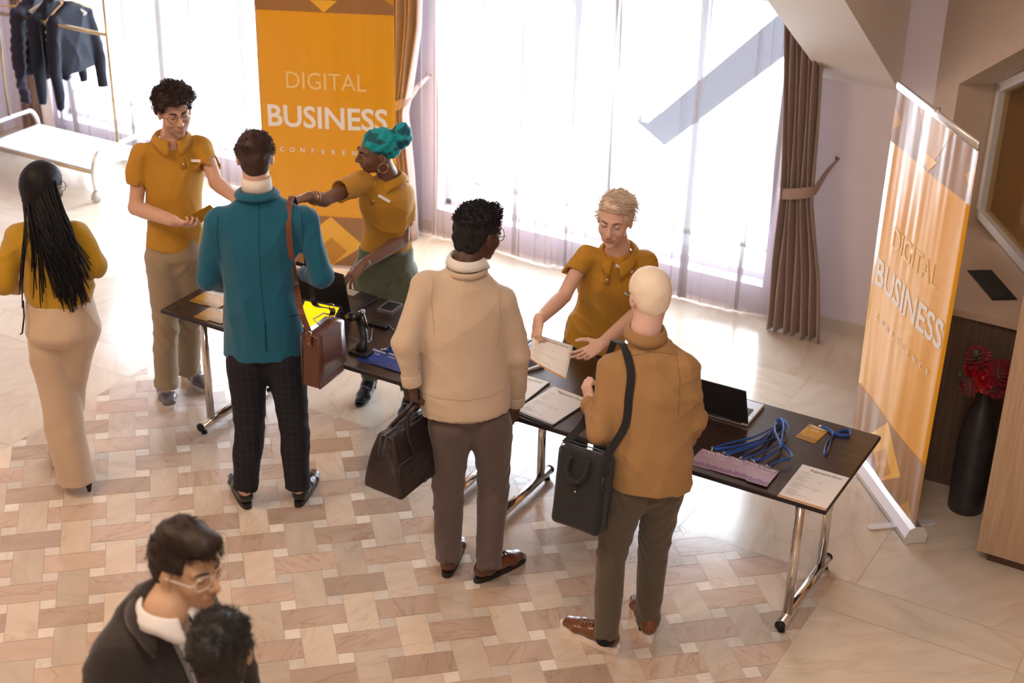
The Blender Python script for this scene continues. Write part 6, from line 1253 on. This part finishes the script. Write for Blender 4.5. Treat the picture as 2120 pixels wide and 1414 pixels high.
# ------------------------------------------------------------------ clothes rack
BR_ = mat('rack_brass', (.50, .40, .27), .3, .9); t = thing('clothes_rack', 'brass-tubed rolling clothes rack with a white platform in the far left corner', 'clothes rack', (-8.28, 7.84, 0))
X0, X1, Y0, Y1 = -8.80, -7.76, 7.58, 8.10
b = MB(); b.box(((X0 + X1) / 2, (Y0 + Y1) / 2, .235), (X1 - X0, Y1 - Y0, .025), bev=.004); b.build('platform', mat('rack_white', (.80, .80, .83), .35), t)
b = MB(); b.tube([(X0, Y0 - .005, .225), (X1, Y0 - .005, .225)], .013, seg=10); b.tube([(X0, Y1 + .005, .225), (X1, Y1 + .005, .225)], .013, seg=10); b.build('platform_rail', BR_, t)
for x in (X0 - .02, X1 + .02):
    b = MB(); b.tube(spline([Vector(v) for v in ((x, Y0, .09), (x, Y0 - .01, .25), (x, Y0 + .04, .35), (x, Y0 + .12, .365), (x, Y1 - .12, .365), (x, Y1 - .04, .35), (x, Y1 + .01, .25), (x, Y1, .09))]), .017, seg=10); b.build('end_hoop', mat('rack_silver', (.75, .76, .78), .3, .8), t)
    b = MB(); b.tube([(x, 7.84, .36), (x, 7.84, 1.44), (x, 8.0, 1.45)], .013, seg=10); b.build('upright', BR_, t)
    for y in (Y0, Y1):
        b = MB(); b.tube([(x - .011, y, .045), (x + .011, y, .045)], .045, seg=18); b.build('caster', mat('caster_grey', (.45, .42, .40), .4), t)
b = MB(); b.tube([(X0 - .02, 7.84, 1.17), (X1 + .02, 7.84, 1.17)], .014, seg=10); b.build('crossbar', BR_, t)
b = MB(); b.tube([(X0 - .02, 8.0, 1.45), (X1 + .02, 8.0, 1.45)], .014, seg=10); b.build('hanging_rail', BR_, t)
WOOD = mat('hanger_wood', (.72, .45, .20), .4, var=.15)
def hanger(x, tw, label, m=WOOD, wv=.21):
    t = thing('coat_hanger', label, 'coat hanger', (x, 8.0, 1.45), 'coat hangers'); d = Vector((math.sin(tw), math.cos(tw), 0)); c = Vector((x, 8.0, 1.30)); b = MB()
    b.tube(spline([c - d * wv - UP * .10, c - d * .08 - UP * .02, c, c + d * .08 - UP * .02, c + d * wv - UP * .10]), [(.010, .006)] * 21, seg=8, flat=UP); b.tube([c - d * wv * .95 - UP * .105, c + d * wv * .95 - UP * .105], .006, seg=8); b.build('hanger_frame', m, t)
    b = MB(); b.tube(spline([c, c + UP * .08, c + UP * .135 + d * .018, c + UP * .158, c + UP * .135 - d * .018]), .002, seg=6); b.build('hook', METAL, t)
hanger(-8.74, .9, 'pale wooden hanger at the left end of the rack'); hanger(-8.50, 1.0, 'wooden hanger turned sideways, next to the striped sleeve'); hanger(-8.36, 1.1, 'white hanger beside the wooden ones', mat('hanger_white', (.85, .85, .85), .35))
hanger(-8.60, .12, 'wooden hanger inside the quilted jacket'); hanger(-8.24, .1, 'wooden hanger inside the plain navy coat')
NV = fab('coat_navy', (.004, .006, .016), sheen=0); QL = fab('coat_quilted', (.016, .013, .034), sheen=.1)
def coat(x, w, zb, m, label, seed, quilt=False, half=.20, y=8.0):
    t = thing('hanging_coat', label, 'coat', (x, y, 0), 'coats on the rack'); B = Body(); Yv = Vector((0, 1, 0)); c = lambda z, dx=0: Vector((x + dx, y, z))
    loftB(B, [(c(zb), half * .95, w * 1.15), (c(zb + .20), half * .9, w), (c(1.14), half, w), (c(1.24), half * .75, w * .7), (c(1.29), .06, .05)], Yv)
    for s in (-1, 1): B.add(cone(c(1.18) + Yv * s * half * .85, c(.85, .02) + Yv * s * (half + .02), .055, .050), .03); B.add(cone(c(.85, .02) + Yv * s * (half + .02), c(.58 + .03 * s, .03) + Yv * s * (half + .02), .050, .043, flat_b=True), .01)
    g = folds(seed, .012, (18, 18, 3)); B.disp = (lambda P: g(P) - .010 * np.abs(np.sin(P[:, 2] * 48)) + .004) if quilt else g
    lo, hi = bounds([c(zb - .2), c(1.3)], .36); o, _ = sdf_obj('coat_cloth', B, lo, hi, .010, m, t)
    b = MB()
    return t, o
coat(-8.60, .055, .72, QL, 'quilted dark purple-navy jacket hanging leftmost on the rack', 3, True)
tc_, oc_ = coat(-8.42, .060, .74, NV, 'navy jacket with brass buttons on the rack', 4)
coat(-8.24, .070, .80, NV, 'plain dark navy coat hanging nearest the window on the rack', 5)
for k in range(6):
    s = shot(oc_, 92 + 2 * k, 50 + 16 * k)
    if s: b = MB(); b.ball(s[0] + s[1] * .004, .011, seg=8); b.build('button', GOLD, oc_)
# ------------------------------------------------------------------ floor vase with dahlias
vc = atz(1997, 1052, 0); t = thing('floor_vase', 'tall dark stoneware bottle vase standing in the niche', 'vase', tuple(vc))
VM = mat('stoneware_dark', (.035, .032, .036), .4, var=.6, vscale=14, bump=.6, bscale=30); b = MB()
b.lathe(vc, [(.076, 0), (.085, .012), (.088, .10), (.091, .25), (.090, .40), (.081, .48), (.061, .545), (.040, .585), (.029, .62), (.028, .70), (.034, .715), (.030, .72), (.022, .70), (.02, .6)], seg=40); b.build('vase_body', VM, t)
RED = mat('petal_crimson', (.22, .004, .015), .5, var=.4, vscale=40, sheen=.3); RED2 = mat('petal_scarlet', (.42, .008, .012), .5, var=.3, vscale=40); GRN = mat('leaf_green', (.05, .10, .02), .5)
def dahlia(c, r, m, label, ax, seed):
    R = random.Random(seed); c = Vector(c); ax = Vector(ax).normalized(); t = thing('dahlia', label, 'flower', tuple(c), 'dahlias in the vase'); a = ax.orthogonal().normalized(); bb = ax.cross(a); b = MB()
    for L_ in range(6):
        n = 14 - L_; el = -.35 + L_ * .33
        for k in range(n):
            th = 2 * PI * (k + .5 * (L_ % 2)) / n + R.uniform(-.1, .1); rad = (a * math.cos(th) + bb * math.sin(th)); d = (rad * math.cos(el) + ax * math.sin(el)).normalized(); s = ax.cross(rad).normalized(); n_ = d.cross(s); l = r * (1 - .09 * L_) * R.uniform(.85, 1.1); w = r * .17
            b.grid([[c + d * l * q + s * w * ww * x - n_ * (w * .35 * (x * x) * ww) for x in (-1, 0, 1)] for q, ww in ((.12, .4), (.45, .9), (.75, 1.0), (.92, .6), (1.0, .1))])
    b.build('petals', m, t); b = MB(); b.ball(c + ax * r * .12, r * .30, seg=10); b.build('flower_heart', m, t)
    b = MB(); b.tube(spline([c, vlerp(c, vc + UP * .74, .6) - UP * .02, vc + UP * .72, vc + UP * .45]), .004, seg=6); b.build('stem', GRN, t)
for i, (px, py, r, m, ax, lb) in enumerate(((2022, 738, .075, RED, (-.3, -.2, .9), 'dark crimson dahlia at the top of the bunch'), (2008, 762, .050, RED2, (-.8, -.5, .3), 'small red dahlia at the upper left of the bunch'), (2036, 782, .078, RED2, (.1, -.8, .4), 'bright scarlet dahlia in the middle of the bunch'), (2002, 800, .062, RED, (-.8, -.6, -.1), 'crimson dahlia drooping lowest at the left'), (2072, 772, .085, RED, (.6, -.5, .5), 'dark crimson dahlia furthest right in the bunch'), (2062, 806, .065, RED, (.3, -.8, -.2), 'dark crimson dahlia low behind the cabinet edge'))):
    dahlia(at(px, py, vc.dot(FW) - .02 - .01 * i), r, m, lb, ax, i + 3)
for i, (px, py) in enumerate(((2021, 731), (1987, 776))):
    c = at(px, py, vc.dot(FW) - .10 + .08 * i); t = thing('dahlia_bud', ['round green bud on top of the bunch', 'green leaf bud at the left of the bunch'][i], 'flower bud', tuple(c)); b = MB(); b.ball(c, (.014, .014, .018), seg=10); b.build('bud', GRN, t); b = MB(); b.tube([c, vlerp(c, vc + UP * .72, .7), vc + UP * .70], .0025, seg=6); b.build('stem', GRN, t)
for o in SC.objects:
    if '_base' in o: del o['_base']
    if '_skin_mat' in o: del o['_skin_mat']
    if '_h' in o: del o['_h']
